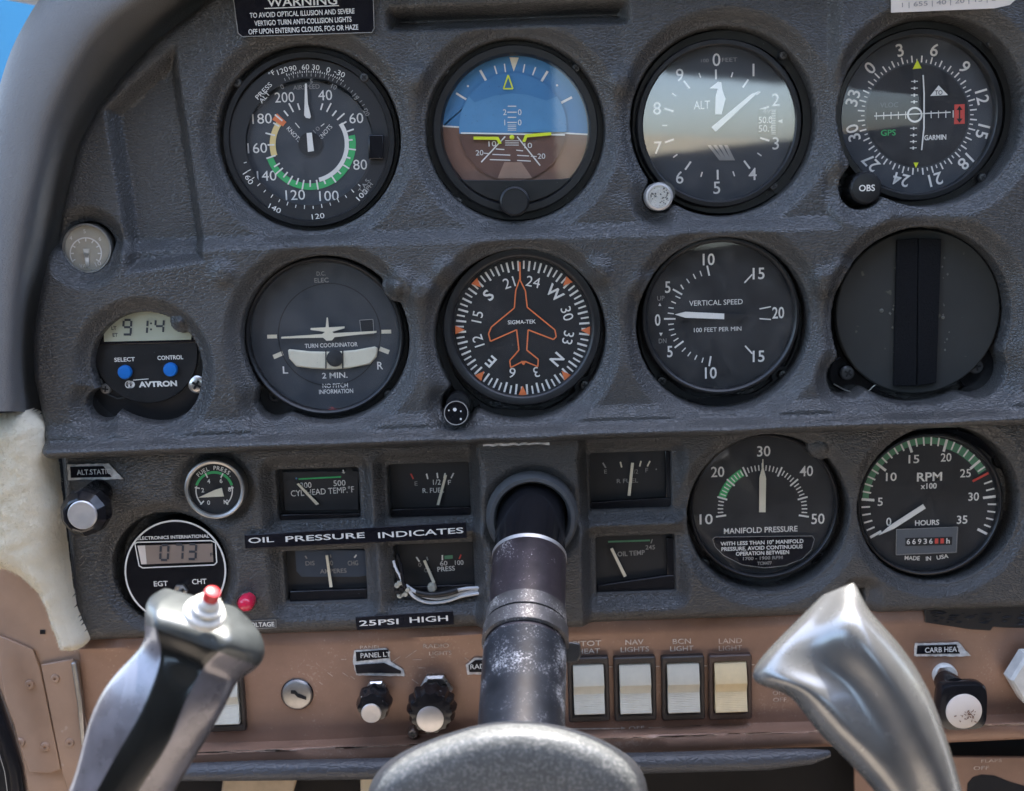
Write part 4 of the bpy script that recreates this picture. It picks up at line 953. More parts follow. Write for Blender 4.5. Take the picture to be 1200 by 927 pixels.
# --- digital clock
g = Thing('digital_clock', 'digital clock with a pale green display over two blue buttons', 'clock', 172, 425, -0.0075)
g.lathe('case', 172, 430, [(72, -0.008), (72, -0.0006), (70, 0)], 'bezel_black', 72)
g.solid('lower_bracket', [(96, 470), (112, 462), (140, 474), (190, 479), (214, 466), (236, 444), (246, 470), (230, 500), (180, 508), (100, 506)], -0.003, 0.0026, 'flange_black', bevel=0.0006)
g.lathe('face_plate', 172, 412, [(61, -0.001), (61, 0.0014), (60, 0.002)], 'bezel_black', 72)
g.solid('display_frame', [(115, 362), (232, 362), (229, 401.5), (118, 404.5)], 0.0014, 0.0012, 'gloss_black', bevel=0.0005)
d = Draw(g, 0.00275); d.pts([(121, 372), (128, 367), (214, 363), (228, 366), (224, 398), (122, 400.5)], 'lcd_green')
def seg7(dr, ch, x, y, w, h, t, m, sl=0.06, lift=0.0001):
    S7 = {'0': 'abcdef', '1': 'bc', '2': 'abged', '3': 'abgcd', '4': 'fgbc', '5': 'afgcd', '6': 'afgedc', '7': 'abc', '8': 'abcdefg', '9': 'abcdfg'}
    P = {'a': ((0, 0), (1, 0)), 'b': ((1, 0), (1, .5)), 'c': ((1, .5), (1, 1)), 'd': ((0, 1), (1, 1)), 'e': ((0, .5), (0, 1)), 'f': ((0, 0), (0, .5)), 'g': ((0, .5), (1, .5))}
    for q in S7[ch]:
        (ax, ay), (bx, by) = P[q]; gx = 0.06; 
        ax, ay, bx, by = x+ax*w-ay*h*sl, y+ay*h, x+bx*w-by*h*sl, y+by*h
        L = math.hypot(bx-ax, by-ay); k = t*0.35/L
        dr.line((ax+(bx-ax)*k, ay+(by-ay)*k), (bx-(bx-ax)*k, by-(by-ay)*k), t, m, lift=lift)
d.build('display_panel')
d = Draw(g, 0.0029); seg7(d, '9', 145, 375, 9, 17, 2.6, 'mark_ink'); seg7(d, '1', 166, 375, 7, 16, 2.4, 'mark_ink'); seg7(d, '4', 182.5, 374.5, 9.5, 15.5, 2.4, 'mark_ink')
for y in (379, 386): d.disc((177, y), 1.3, 'mark_ink', 0, 8)
d.line((209, 378), (208.5, 387), 2, 'mark_dim')
for t, x, y in (('UT', 132, 377), ('LT', 133.5, 384.5), ('ET', 135, 392.5)): d.text(t, x, y, 4, 6, 0, 'mark_ink', 0.02)
d.pts([(147, 393), (154, 390), (153.5, 393.5)], 'mark_ink'); d.build('digits')
d = Draw(g, 0.0021); d.text('SELECT', 146, 421.3, 4.6, 24, 0, 'mark_white', 0.02); d.text('CONTROL', 199.5, 419, 4.6, 30, 0, 'mark_white', 0.02); d.text('CHRONOMETER', 171, 361, 4.0, 55, 0, 'mark_white', 0.02, 0.0008)
d.text('D', 154, 450.5, 7.5, 8, 0, 'mark_white', 0.05); d.text('AVTRON', 185, 450, 6, 45, 0, 'mark_white', 0.045); d.line((156, 445.5), (174, 444), 0.9, 'mark_white'); d.sector((151, 450.5), 3.6, 4.6, 0, 360, 'mark_white', 0, 20); d.line((147, 450), (156, 449.5), 1.2, 'mark_dim'); d.build('lettering')
for x, y in ((145.6, 436.5), (199, 433.5)): g.lathe('button', x, y, [(8.3, 0.0018), (8.3, 0.0034), (7.4, 0.0042), (4, 0.0044)], 'button_blue', 32, dzc=0.004)
g.screw(124.5, 455.5, 6.5, 0.0004, 'dull_steel'); g.screw(231, 450.5, 10.5, 0.0008, 'steel')
w1 = MB(); w1.tube([g.p3(x, y, 0.0006) for x, y in [(118, 444), (126, 462), (137, 467), (155, 465), (180, 464.5), (205, 458), (222, 444), (233, 424), (234, 402)]], 0.0004, 'dark_steel', 6); w1.build('bright_edge', g.o)

# --- manifold pressure
g = Thing('manifold_pressure_gauge', 'manifold pressure dial with a straight cream pointer at thirty', 'engine instrument', 896, 594, -0.0105, RND)
flange(g, 899, 606, 93, -0.008, ((963, 660, 12), (824, 660, 9)), 'gloss_black')
bezel(g, 896, 594, 83, 87.5, 0.0, 0.009, lip=2, m='bezel_black')
dial(g, 896, 594, 84, 'dial_charcoal', -0.004); d = Draw(g, -0.0037); C = (893.5, 597.5)
for i in range(41):
    a = -98.5+i*197/40-0.0
    if 2 <= i-4+0 <= 99 and False: pass
    big = i % 5 == 0
    d.tick(C, a, 43 if big else 46, 55 if big else 52.5, 2.0 if big else 1.3, 'mark_white', 0.0002)
d.sector(C, 45, 54, -98.5+5.3*4.925, -98.5+14.3*4.925, 'mark_green', 0.0001)
for t, x, y in (('10', 827.5, 608.5), ('20', 841, 553), ('30', 895, 528.8), ('40', 945, 552), ('50', 958.5, 608)): d.text(t, x, y, 12, 15.5, 0, 'mark_white', 0.008)
d.text('MANIFOLD PRESSURE', 891.5, 621, 6.5, 87, 0, 'mark_white', 0.01); d.build()
hand(g, [(889.5, 600), (897, 600), (897.5, 560), (894.6, 548), (894.3, 538), (893.5, 538), (892.8, 548), (889.8, 560)], -0.0030, 'mark_cream')
pts = [(835, 632), (838, 629.3), (952, 628), (954.5, 632), (951, 644), (940, 655), (920, 663), (896, 665.5), (870, 662), (848, 651), (838, 641)]
pc = g.solid('caution_plate', pts, -0.0036, 0.0007, 'label_black')
dd = Draw(g, -0.0027)
for t, x, y, w_ in (('WITH LESS THAN 10" MANIFOLD', 893, 635.7, 98), ('PRESSURE, AVOID CONTINUOUS', 893, 642, 96), ('OPERATION BETWEEN', 893.5, 648, 63), ('1700 - 1900 RPM', 894, 654, 47), ('TCM477', 896, 660, 17)): dd.text(t, x, y, 4.4 if w_ > 60 else 3.8, w_, 0, 'mark_white' if w_ > 50 else 'mark_dim', 0.02)
dd.path(pts, 0.6, 'mark_dim', closed=True); dd.build('lettering', pc)
pane(g, 896, 594, 83.5, -0.0010, 'pane_glass')
for x, y in ((963.5, 659.5), (826, 659.5)): g.screw(x, y, 5.5, -0.0076)

# --- tachometer
g = Thing('tachometer', 'RPM dial with green rim arcs and a small hour counter window', 'engine instrument', 1090, 591, -0.0105, RND)
flange(g, 1100, 596, 93, -0.008, ((1161, 650, 12), (1175, 538, 12)), 'gloss_black')
bezel(g, 1090, 592, 81, 86, 0.0, 0.009, lip=2)
dial(g, 1090, 592, 82, 'dial_charcoal', -0.004); d = Draw(g, -0.0037); C = (1088.5, 591)
A0, A1 = -119.5, 117.0
ta = lambda v: A0+(A1-A0)*v/35
d.sector(C, 71, 78.5, ta(5), ta(15.5), 'mark_sage', 0.0001); d.sector(C, 71, 78.5, ta(15.5), ta(20), 'mark_sage', 0.0001); d.sector(C, 68, 78.5, ta(20), ta(26.4), 'mark_sage', 0.0001)
for i in range(36):
    big = i % 5 == 0
    if i == 27: d.tick(C, ta(26.9), 58, 79, 2.6, 'mark_red', 0.0003); continue
    d.tick(C, ta(i), 64 if big else 69, 79, 3.0 if big else 1.9, 'mark_white', 0.0002)
for t, x, y in (('0', 1041.5, 611.5), ('5', 1031.5, 588), ('10', 1044.5, 558.8), ('15', 1071, 538), ('20', 1108.7, 536), ('25', 1131.5, 554.5), ('30', 1141, 582), ('35', 1127.5, 609)): d.text(t, x, y, 9.5, 6 if len(t) < 2 else 12.5, 0, 'mark_white', 0.01)
d.text('RPM', 1089.3, 558.7, 10, 29.5, 0, 'mark_white', 0.02); d.text('x100', 1088.3, 569.5, 6.5, 19, 0, 'mark_white', 0.02); d.text('HOURS', 1086.5, 612.5, 6, 28.5, 0, 'mark_white', 0.02)
for t, x, y, w_, a in (('MADE', 1069, 654, 18, -4), ('IN', 1088, 654.5, 6, 2), ('USA', 1104.5, 652.5, 14, 8)): d.text(t, x, y, 4.8, w_, a, 'mark_white', 0.02)
d.build()
hc = g.solid('hour_counter', [(1050, 620), (1122.5, 617), (1121, 647.5), (1049.5, 650.5)], -0.0036, 0.0012, 'dial_grey', bevel=0.0004)
dd = Draw(g, -0.0022); dd.pts([(1061, 630.5), (1116, 629), (1115.5, 638.5), (1061, 640)], 'mark_black')
for i in range(7): x = 1064.5+i*6.6; dd.text(random.choice('035869') if i < 5 else '1', x, 634.8-i*0.15, 6, 4, 0, 'mark_white' if i < 5 else 'mark_red', 0.01, 0.0001)
dd.text('h', 1111, 633.8, 6, 4, 0, 'mark_white', 0.02, 0.0001); dd.path([(1050.5, 620.5), (1122, 617.5), (1120.5, 647), (1050, 650)], 0.6, 'mark_dim', 0.0001, True); dd.build('counter_digits', hc)
hand(g, [(1081.5, 590.8), (1084.5, 595.5), (1048, 619), (1029.5, 627), (1043, 615.5)], -0.0030, 'mark_white')
pane(g, 1090, 592, 81.5, -0.0010, 'pane_glass')
g.screw(1161.5, 650.5, 5.5, -0.0076)

# --- fuel pressure
g = Thing('fuel_pressure_gauge', 'small round fuel pressure gauge with a green arc and pale metal rim', 'engine gauge', 251.5, 573.5, 0.0005)
g.lathe('bezel', 251.5, 573.5, [(36, -0.010), (36, -0.001), (35, 0.0004), (33.5, 0.0008), (31, 0.0004), (30, -0.001)], 'dull_steel', 64, cap0=False, cap1=False)
dial(g, 251.5, 573.5, 31, 'dial_black', -0.0022); d = Draw(g, -0.0019); C = (251, 575)
d.sector(C, 20, 23, -73, 73, 'mark_green', 0, 30); d.sector(C, 20.6, 22, 75, 138, 'mark_white', 0, 14); d.sector(C, 20.6, 22, -138, -75, 'mark_white', 0, 14)
for i in range(6): d.tick(C, -135+54*i, 17, 23, 1.6, 'mark_white', 0.0001)
for t, x, y in (('0', 244.5, 589), ('2', 237.5, 574.5), ('4', 244.5, 564), ('6', 259, 563.5), ('8', 269, 573.5), ('10', 265, 588)): d.text(t, x, y, 5, None, 0, 'mark_white', 0.01)
for i, ch_ in enumerate('FUEL PRESS.'):
    if ch_ != ' ': a = -46+i*9.3; p = pol((251.5, 575), 26.6, a); d.text(ch_, *p, 4.6, None, -a-2, 'mark_white', 0.02)
d.build(); hand(g, [(232.5, 583), (252, 574), (260, 571.5), (262.5, 581.5)], -0.0014, 'mark_cream'); pane(g, 251.5, 573.5, 30.5, -0.0006)

# --- EGT / CHT digital gauge
g = Thing('exhaust_temperature_gauge', 'round black digital gauge reading 073, lettered EGT and CHT', 'engine gauge', 205, 669, -0.0045)
g.lathe('case', 205, 669, [(61, -0.014), (61, -0.0006), (60, 0)], 'gloss_black', 72)
d = Draw(g, 0.0002); d.sector((205.5, 669), 57.6, 59.6, 0, 360, 'mark_white', 0, 90)
d.path([(158, 637), (161, 635.5), (247, 633.5), (252.5, 636), (254, 659), (251, 662), (167, 665.5), (163, 663)], 1.3, 'mark_white', 0, True)
d.text('ELECTRONICS INTERNATIONAL', 203, 629.5, 3.8, 84, 0, 'mark_white', 0.02); d.text('EGT', 188.5, 684, 6, 16.5, 0, 'mark_white', 0.012); d.text('CHT', 233.5, 681.5, 6, 17, 0, 'mark_white', 0.012)
d.build('lettering')
d = Draw(g, 0.0003); d.pts([(161, 639.5), (249, 637), (250, 658.5), (165.5, 661.5)], 'lcd_taupe'); d.pts([(161, 639.5), (170, 639.2), (172, 661), (165.5, 661.3)], 'paper', 0.00005)
d.build('display_panel')
d = Draw(g, 0.00045)
for ch_, x in (('0', 188.5), ('7', 205.5), ('3', 221)): seg7(d, ch_, x, 638.8-(x-188)*0.03, 9, 17.5, 2.6, 'mark_ink', 0.05)
d.text('F', 248, 650, 4, 3, 0, 'mark_ink', 0.02); d.build('digits')
g.lathe('toggle_nut', 212, 692, [(9, 0), (9, 0.002), (8, 0.0026), (5, 0.0026), (4.6, 0.001)], 'steel', 6, ang=20); g.lathe('toggle_switch', 212, 693, [(3.6, 0.001), (3.0, 0.006), (4.2, 0.011), (3.2, 0.0125)], 'steel', 20, dzc=0.004)

# --- strip gauges behind the square windows
def strip(name, label, win, h, body):
    x0, y0, x1, y1 = WINS[win]
    g = Thing(name, label, 'engine gauge', (x0+x1)/2, (y0+y1)/2, h, 'square window gauges')
    return g
def face(g, q, m='dial_black', dz=0.0): return g.solid('face', q, dz-0.002, 0.002, m)
def ledge(g, q): return g.solid('lower_ledge', q, 0.0, 0.0035, 'gloss_black', bevel=0.0005)
z5 = lambda x, y: (280+x/3.863, 520+y/3.863)
HG = -0.0155
g = strip('cylinder_temperature_gauge', 'square window gauge reading CYL HEAD TEMP with a thin green line', 'cyl', HG, None)
face(g, [(312, 540), (430, 540), (430, 625), (312, 625)]); g.solid('inner_step', [(331, 552), (421, 551), (421, 597.5), (333, 599)], 0.0, 0.0012, 'dial_charcoal', bevel=0.0005)
d = Draw(g, 0.0014); d.line(z5(270, 160), z5(462, 150), 1.7, 'mark_green'); d.disc(z5(260, 157), 1.1, 'mark_blue', 0, 8); d.text('500', *z5(455, 178), 6.6, 14, 1, 'mark_white'); d.text('300', *z5(303, 188), 6.6, 13, 1, 'mark_white')
d.text('CYL HEAD TEMP.°F', *z5(378, 216), 7, 74, 2, 'mark_white'); d.line(z5(471, 118), z5(476, 134), 1.4, 'mark_white'); d.pts([z5(466, 128), z5(482, 128), z5(475, 137)], 'mark_white'); d.disc(z5(500, 124), 4, 'mark_black', 0.0001, 20); d.build()
hand(g, [z5(262, 182), z5(272, 178), z5(363, 272), z5(350, 277)], 0.0022, 'mark_cream'); ledge(g, [(326, 601), (425, 599.5), (425, 620), (328, 620)])

g = strip('left_fuel_gauge', 'fuel quantity window gauge left of the control column, pointer leaning past half', 'rfl', HG, None)
face(g, [(445, 535), (562, 535), (562, 622), (445, 622)]); d = Draw(g, 0.0003)
for x0, y0, x1, y1, m_ in ((778, 136, 790, 160, 'mark_red'), (849, 136, 855, 160, 'mark_white'), (897, 132, 900, 156, 'mark_white'), (934, 133, 928, 156, 'mark_white'), (972, 133, 960, 156, 'mark_white')): d.line(z5(x0, y0), z5(x1, y1), 1.6, m_)
d.text('E', *z5(802, 180), 5, 3.4, 0, 'mark_dim'); d.text('1/2', *z5(896, 174), 6, 9, 0, 'mark_white'); d.text('F', *z5(953, 175), 5.5, 3.6, 0, 'mark_white'); d.text('R. FUEL', *z5(880, 211), 5.6, 25, 0, 'mark_white'); d.build()
hand(g, [z5(931, 140), z5(942, 142), z5(907, 277), z5(895, 276)], 0.0012, 'mark_cream'); ledge(g, [(458, 595), (556, 592), (556, 616), (458, 617)])

g = strip('ammeter', 'square window gauge marked AMPERES with a bluish face and upright pointer', 'amp', HG, None)
face(g, [(322, 638), (440, 638), (440, 722), (322, 722)]); g.solid('scale_plate', [z5(255, 480), z5(590, 480), z5(590, 592), z5(545, 600), z5(285, 600), z5(262, 575)], 0, 0.0008, 'amp_face')
d = Draw(g, 0.001); d.line(z5(300, 508), z5(308, 520), 1.5, 'mark_dim'); d.line(z5(532, 503), z5(522, 516), 1.6, 'mark_white'); d.text('DIS', *z5(322, 541), 5, 10.5, 0, 'mark_dim'); d.text('0', *z5(419, 540), 5.5, 3.6, 0, 'mark_dim'); d.text('CHG', *z5(516, 540), 5.5, 12, 0, 'mark_dim', 0.01); d.text('AMPERES', *z5(427, 576), 5, 31, 0, 'mark_dim', 0.01); d.line(z5(414, 502), z5(416, 515), 1.2, 'mark_dim'); d.build()
hand(g, [z5(392, 505), z5(404, 504), z5(424, 648), z5(411, 649)], 0.0020, 'mark_cream'); ledge(g, [z5(235, 658), z5(585, 648), z5(585, 760), z5(235, 760)])

g = strip('oil_pressure_gauge', 'oil pressure window gauge with loose white wires drooping across it', 'oilp', HG, None)
face(g, [(452, 630), (568, 630), (568, 716), (452, 716)]); d = Draw(g, 0.0003)
for x0, y0, x1, y1, m_ in ((803, 513, 817, 534, 'mark_white'), (921, 504, 921, 528, 'mark_white'), (1005, 502, 997, 522, 'mark_red'), (850, 512, 855, 528, 'mark_dim')): d.line(z5(x0, y0), z5(x1, y1), 1.7, m_)
d.pts([z5(930, 507), z5(968, 504), z5(968, 520), z5(930, 523)], 'mark_sage'); d.text('0', *z5(819, 548), 5, 3.5, 0, 'mark_dim'); d.text('60', *z5(927, 541), 5.5, 8.5, 0, 'mark_white'); d.text('100', *z5(997, 538), 5.5, 10, 0, 'mark_white'); d.text('OIL', *z5(856, 572), 5, 9, 0, 'mark_dim'); d.text('PRESS', *z5(938, 566), 5.5, 20.5, 2, 'mark_white', 0.01); d.build()
hand(g, [z5(834, 530), z5(845, 526), z5(889, 626), z5(877, 632)], 0.0012, 'mark_cream')
g.lathe('pointer_hub', *z5(875, 646), [(5.5, 0), (5.5, 0.003), (4, 0.004)], 'sealant', 14)
g.solid('lower_ledge', [z5(760, 640), z5(1080, 628), z5(1080, 760), z5(760, 760)], -0.001, 0.0030, 'gloss_black', bevel=0.0005)
# loose wiring hangs in front of that gauge
W = Thing('wiring_bundle', 'loose white and black wires tied together inside the oil pressure window', 'wires', *z5(880, 680), -0.008)
def wire(name, pts, r, m, dz=0.0):
    P = [Vector(W.p3(*z5(x, y), dz)) for x, y in pts]; out = []
    for i in range(len(P)-1):
        p0, p1, p2, p3 = P[max(i-1, 0)], P[i], P[i+1], P[min(i+2, len(P)-1)]
        for k in range(5):
            t = k/5; out.append(0.5*((2*p1)+(p2-p0)*t+(2*p0-5*p1+4*p2-p3)*t*t+(3*p1-p0-3*p2+p3)*t**3))
    out.append(P[-1]); mb = MB(); mb.tube(out, r, m, 8); mb.build(name, W.o, ang=70)
wire('wire', [(755, 640), (790, 665), (850, 695), (920, 700), (1000, 678), (1090, 660)], 0.0009, 'wire_white'); wire('wire', [(760, 650), (790, 690), (850, 718), (930, 715), (1010, 690), (1090, 676)], 0.0009, 'wire_white', 0.001)
wire('wire', [(985, 664), (1030, 655), (1090, 652)], 0.0009, 'wire_white', 0.001); wire('wire', [(700, 530), (712, 570), (730, 600), (742, 640)], 0.0008, 'wire_white', 0.001); wire('wire', [(716, 500), (735, 560), (742, 620), (756, 660)], 0.0010, 'gloss_black', 0.0015); wire('wire', [(700, 560), (718, 600), (740, 650)], 0.0008, 'gloss_black', 0.001)
wire('sleeve', [(800, 672), (860, 684), (930, 678), (990, 662)], 0.0017, 'bezel_black', 0.0022)
mb = MB()
for i in range(9):
    p = W.p3(*z5(random.uniform(715, 765), random.uniform(625, 690)), 0.001); mb.lathe([(0.0008, p[2]-.001), (0.0016, p[2]), (0.0011, p[2]+0.0016)], random.choice(['sealant', 'bezel_black']), (p[0], p[1]), 9, True, True)
mb.build('tape_knot', W.o)

z6 = lambda x, y: (540+x/3.707, 510+y/3.707)
g = strip('right_fuel_gauge', 'fuel quantity window gauge right of the control column, pointer almost upright', 'rfr', HG, None)
face(g, [(680, 522), (800, 522), (800, 612), (680, 612)]); d = Draw(g, 0.0003)
for x0, y0, x1, y1, m_ in ((617, 120, 630, 142, 'mark_dim'), (693, 116, 699, 140, 'mark_cream'), (783, 112, 777, 136, 'mark_cream'), (822, 112, 810, 136, 'mark_cream')): d.line(z6(x0, y0), z6(x1, y1), 1.7, m_)
d.text('E', *z6(629, 158), 4.5, 3.2, 0, 'mark_dim'); d.text('F', *z6(808, 152), 5, 3.2, 0, 'mark_dim'); d.text('1/2', *z6(757, 158), 5, 7, 0, 'mark_dim'); d.text('R FUEL', *z6(724, 198), 4.8, 25, 0, 'mark_dim', 0.01); d.disc(z6(849, 148), 0.9, 'mark_dim', 0, 8); d.build()
hand(g, [z6(740, 120), z6(752, 120), z6(737, 262), z6(724, 262)], 0.0012, 'mark_cream'); ledge(g, [z6(560, 285), z6(925, 262), z6(925, 380), z6(560, 390)]); g.solid('side_cheek', [z6(884, 60), z6(960, 60), z6(960, 270), z6(888, 270)], 0, 0.003, 'gloss_black', bevel=0.0004)

g = strip('oil_temperature_gauge', 'square window gauge reading OIL TEMP with a green line along its top', 'oilt', HG, None)
face(g, [(690, 622), (804, 622), (804, 712), (690, 712)]); d = Draw(g, 0.0003)
d.line(z6(640, 463), z6(822, 457), 2.0, 'mark_sage'); d.line(z6(832, 452), z6(826, 470), 1, 'mark_dim'); d.text('245', *z6(823, 487), 5, 11, 0, 'mark_dim', 0.01); d.text('OIL TEMP', *z6(740, 513), 5.5, 32, 2, 'mark_dim', 0.015); d.build()
hand(g, [z6(649, 494), z6(660, 489), z6(720, 610), z6(708, 616)], 0.0012, 'mark_cream'); ledge(g, [z6(590, 645), z6(900, 600), z6(980, 600), z6(980, 740), z6(590, 740)]); g.solid('side_cheek', [z6(890, 440), z6(970, 440), z6(970, 640), z6(895, 640)], 0, 0.003, 'gloss_black', bevel=0.0004)

# ------------------------------------------------------------------ lamp, plates, stickers
g = Thing('warning_lamp', 'glowing-pink red lamp lens on the panel above the VOLTAGE sticker', 'indicator lamp', 289, 706, -0.003)
g.o['label'] = 'bright red round lamp lens above the small VOLTAGE label'
g.lathe('lamp_ring', 289, 705, [(11.8, -0.002), (11.8, 0.0012), (10.6, 0.002), (9.8, 0.0015)], 'dull_steel', 32, cap1=False)
g.lathe('lamp_lens', 288, 707, [(10, 0.0), (9.6, 0.004), (8.8, 0.0065), (6.5, 0.0080), (3, 0.0088)], 'red_lamp', 32, dzc=0.005)
def plate(name, label, cat, quad, h, th, m, texts, bevel=0.0003, border=None):
    cx = sum(p[0] for p in quad)/len(quad); cy = sum(p[1] for p in quad)/len(quad)
    g = Thing(name, label, cat, cx, cy, h)
    g.solid('plate', quad, 0, th, m, bevel=bevel)
    d = Draw(g, th+0.0002)
    for t, x, y, hp, wp, rot, mm, bo in texts: d.text(t, x, y, hp, wp, rot, mm, bo)
    if border: d.path(quad, border[0], border[1], closed=True)
    d.build('lettering'); return g
g = plate('warning_placard', 'black placard with white warning text about clouds, fog or haze', 'placard', [(268, -42), (436, -44), (438.5, 33), (436, 38), (284, 43), (279, 39)], 0.0012, 0.0008, 'label_black',
    [('WARNING', 354, 1.5, 9.5, 82, 0, 'mark_white', 0.012), ('TO AVOID OPTICAL ILLUSION AND SEVERE', 354, 15.5, 5.6, 123, 0.5, 'mark_white', 0.012), ('VERTIGO TURN ANTI-COLLISION LIGHTS', 355, 25, 5.6, 114, 0.5, 'mark_white', 0.012), ('OFF UPON ENTERING CLOUDS, FOG OR HAZE', 355.5, 34.5, 5.6, 129, 0.5, 'mark_white', 0.012)], border=(0.8, 'mark_dim'))
dd = Draw(g, 0.00105); dd.line((310, 10), (397, 6.5), 1.1, 'mark_white'); dd.build('underline')
g = plate('paper_note', 'cream paper card with faint pencil figures at the top right edge', 'paper card', [(1044, -60), (1250, -62), (1200, -10), (1183, 6), (1165, 10), (1044, 15)], 0.0062, 0.0005, 'paper', [('1 | 655 | 40 | 20 | 15 | 8', 1112, 2, 5, 110, 2, 'ink_grey', 0.0)], bevel=0)
plate('label_strip', 'embossed black tape label reading OIL PRESSURE INDICATES', 'label', [(286.5, 626.5), (546, 611.5), (547.5, 630.5), (287.5, 643)], -0.0026, 0.0006, 'label_black',
    [('OIL', 306, 632.8, 6.2, 30, 1, 'mark_white', 0.012), ('PRESSURE', 381, 629.5, 6.4, 93, 1, 'mark_white', 0.012), ('INDICATES', 493, 624.4, 6.6, 100, 1.5, 'mark_white', 0.012)])
plate('label_strip', 'embossed black tape label reading 25PSI HIGH', 'label', [(416.5, 722.5), (531, 715.5), (532.5, 731.5), (418, 738.5)], -0.0032, 0.0006, 'label_black', [('25PSI', 444, 729.4, 6.4, 46, 1, 'mark_white', 0.012), ('HIGH', 502.5, 725.6, 6.4, 45, 1, 'mark_white', 0.012)])
plate('label_strip', 'tiny grey label reading VOLTAGE under the red lamp', 'label', [(288, 728), (323.5, 726.3), (323.5, 735.5), (288, 737.5)], -0.0036, 0.0002, 'cover_vinyl', [('VOLTAGE', 305, 732, 5.2, 33, 0, 'mark_white', 0.02)], bevel=0, border=(0.6, 'mark_dim'))
def worn_label(label, outer, inner, texts, h):
    rag = []
    for i in range(len(outer)):
        (ax_, ay_), (bx_, by_) = outer[i], outer[(i+1) % len(outer)]
        n = max(2, int(math.hypot(bx_-ax_, by_-ay_)/3.5))
        for k in range(n): rag.append((ax_+(bx_-ax_)*k/n+random.uniform(-.4, .4), ay_+(by_-ay_)*k/n+random.uniform(-.5, .5)))
    g = plate('worn_label', label, 'label', rag, h, 0.0005, 'label_edge', [], bevel=0)
    d = Draw(g, 0.0008); d.pts(inner, 'label_black')
    for t, x, y, hp, wp, rot, mm, bo in texts: d.text(t, x, y, hp, wp, rot, mm, bo, 0.0002)
    d.build('black_insert'); return g
worn_label('worn black label with chipped white border reading ALT STATIC', [(79, 544.5), (127, 543), (145, 561), (80.5, 562.5)], [(82, 547), (121, 546), (131, 559), (83, 560)], [('ALT.STATIC', 110, 553, 6, 40, 0, 'mark_white', 0.01)], -0.0036)
worn_label('torn black label reading PANEL LT with a broken pointed tail', [(415, 762), (452, 759.5), (457, 763), (458, 775), (473, 785), (474, 792), (418, 791), (413.5, 776)], [(417, 764), (455, 761), (456, 771), (417.5, 775)], [('PANEL LT', 440, 767.5, 5.6, 35, 1, 'mark_white', 0.01)], SPH+0.0003)
g = Thing('label_scrap', 'glossy black scrap of label below the PANEL LT lettering', 'label', 440, 783, SPH+0.0009); g.solid('scrap', [(416, 779), (450, 776.5), (470, 786), (470, 789), (432, 788), (418, 789)], 0, 0.0005, 'label_black')
worn_label('pointed scrap of a black label starting with RA beside the control column', [(546, 779), (556, 771), (580, 770), (580, 790), (548, 790)], [(549, 779.5), (557, 773.5), (580, 772.5), (580, 788), (550, 787.5)], [('RADIO LT', 571, 780.5, 5.6, 40, 1, 'mark_white', 0.01)], SPH+0.0003)
worn_label('worn black label with white edges reading CARB HEAT', [(1072, 754), (1123, 752.5), (1137, 768), (1128, 769), (1071, 768.5)], [(1075, 756.5), (1121, 755), (1125, 766), (1074, 766.5)], [('CARB HEAT', 1105, 761.3, 6, 42, 0, 'mark_white', 0.01)], SPH+0.0003)

# ------------------------------------------------------------------ knobs and switches
def facet(n, k): return lambda a, r, z: r*(1-k*(0.5+0.5*math.cos(a*n)))
g = Thing('static_source_knob', 'black faceted knob with a silver cap below the ALT STATIC label', 'knob', 118, 577, -0.005)
g.lathe('shaft', 117, 577, [(16, -0.002), (16, 0.003), (11, 0.006), (10, 0.016)], 'gloss_black', 32)
g.lathe('knob_body', 100, 600, [(20, 0.008), (26, 0.010), (28, 0.014), (26.5, 0.021), (20, 0.025), (17.5, 0.0255)], 'gloss_black', 40, dzc=0.018, mod=facet(10, 0.045), ang=12)
g.lathe('silver_cap', 96.5, 603.5, [(16.5, 0.0252), (16.5, 0.0262), (15.5, 0.0266), (0.3, 0.0264)], 'cap_silver', 48, dzc=0.026)

g = Thing('key_lock', 'round silver key lock in the brown panel', 'lock', 348.5, 813, SPH)
g.lathe('lock_face', 348.5, 813, [(18, 0.0002), (18, 0.0012), (17, 0.0018), (16.5, 0.0022), (15, 0.0025)], 'dull_steel', 48); g.lathe('rim', 348.5, 813, [(19, 0.0001), (19, 0.0007), (18, 0.0012)], 'gloss_black', 48)
g.solid('keyway', [(341, 809), (346, 809), (349, 812.5), (359, 816.5), (359, 820), (349, 817), (345, 813), (341, 812.5)], 0.0026, 0.0004, 'void_black')

def dimmer(label, nutc, body, cap, rb, rc, flutes, dep):
    g = Thing('dimmer_knob', label, 'knob', *nutc, SPH)
    g.lathe('nut', *nutc, [(rb*0.72, 0), (rb*0.72, 0.003), (rb*0.6, 0.004)], 'steel', 6, ang=20); g.lathe('shaft', (nutc[0]+body[0])/2, (nutc[1]+body[1])/2, [(rb*0.45, 0), (rb*0.45, dep)], 'gloss_black', 20, dzc=dep/2)
    g.lathe('knob_body', *body, [(rb*0.9, dep*0.35), (rb, dep*0.4), (rb*0.98, dep*0.7), (rb*0.84, dep), (rc*1.12, dep+0.0005)], 'gloss_black', 80, dzc=dep*0.75, mod=lambda a, r, z: r*(1+0.05*math.cos(a*flutes)) if r > rc*1.2*g.s else r, ang=25)
    g.lathe('silver_cap', *cap, [(rc, dep+0.0002), (rc, dep+0.0011), (rc*0.93, dep+0.0014), (0.3, dep+0.0012)], 'cap_silver', 40, dzc=dep+0.001)
    return g
g = dimmer('smaller fluted black dimmer knob under the PANEL LT label', (442, 808), (438, 826), (435, 836), 20, 11.5, 8, 0.017)
dd = Draw(g, 0.0162); dd.line((423.5, 816), (425.5, 832), 1.3, 'mark_white'); dd.build('pointer_line')
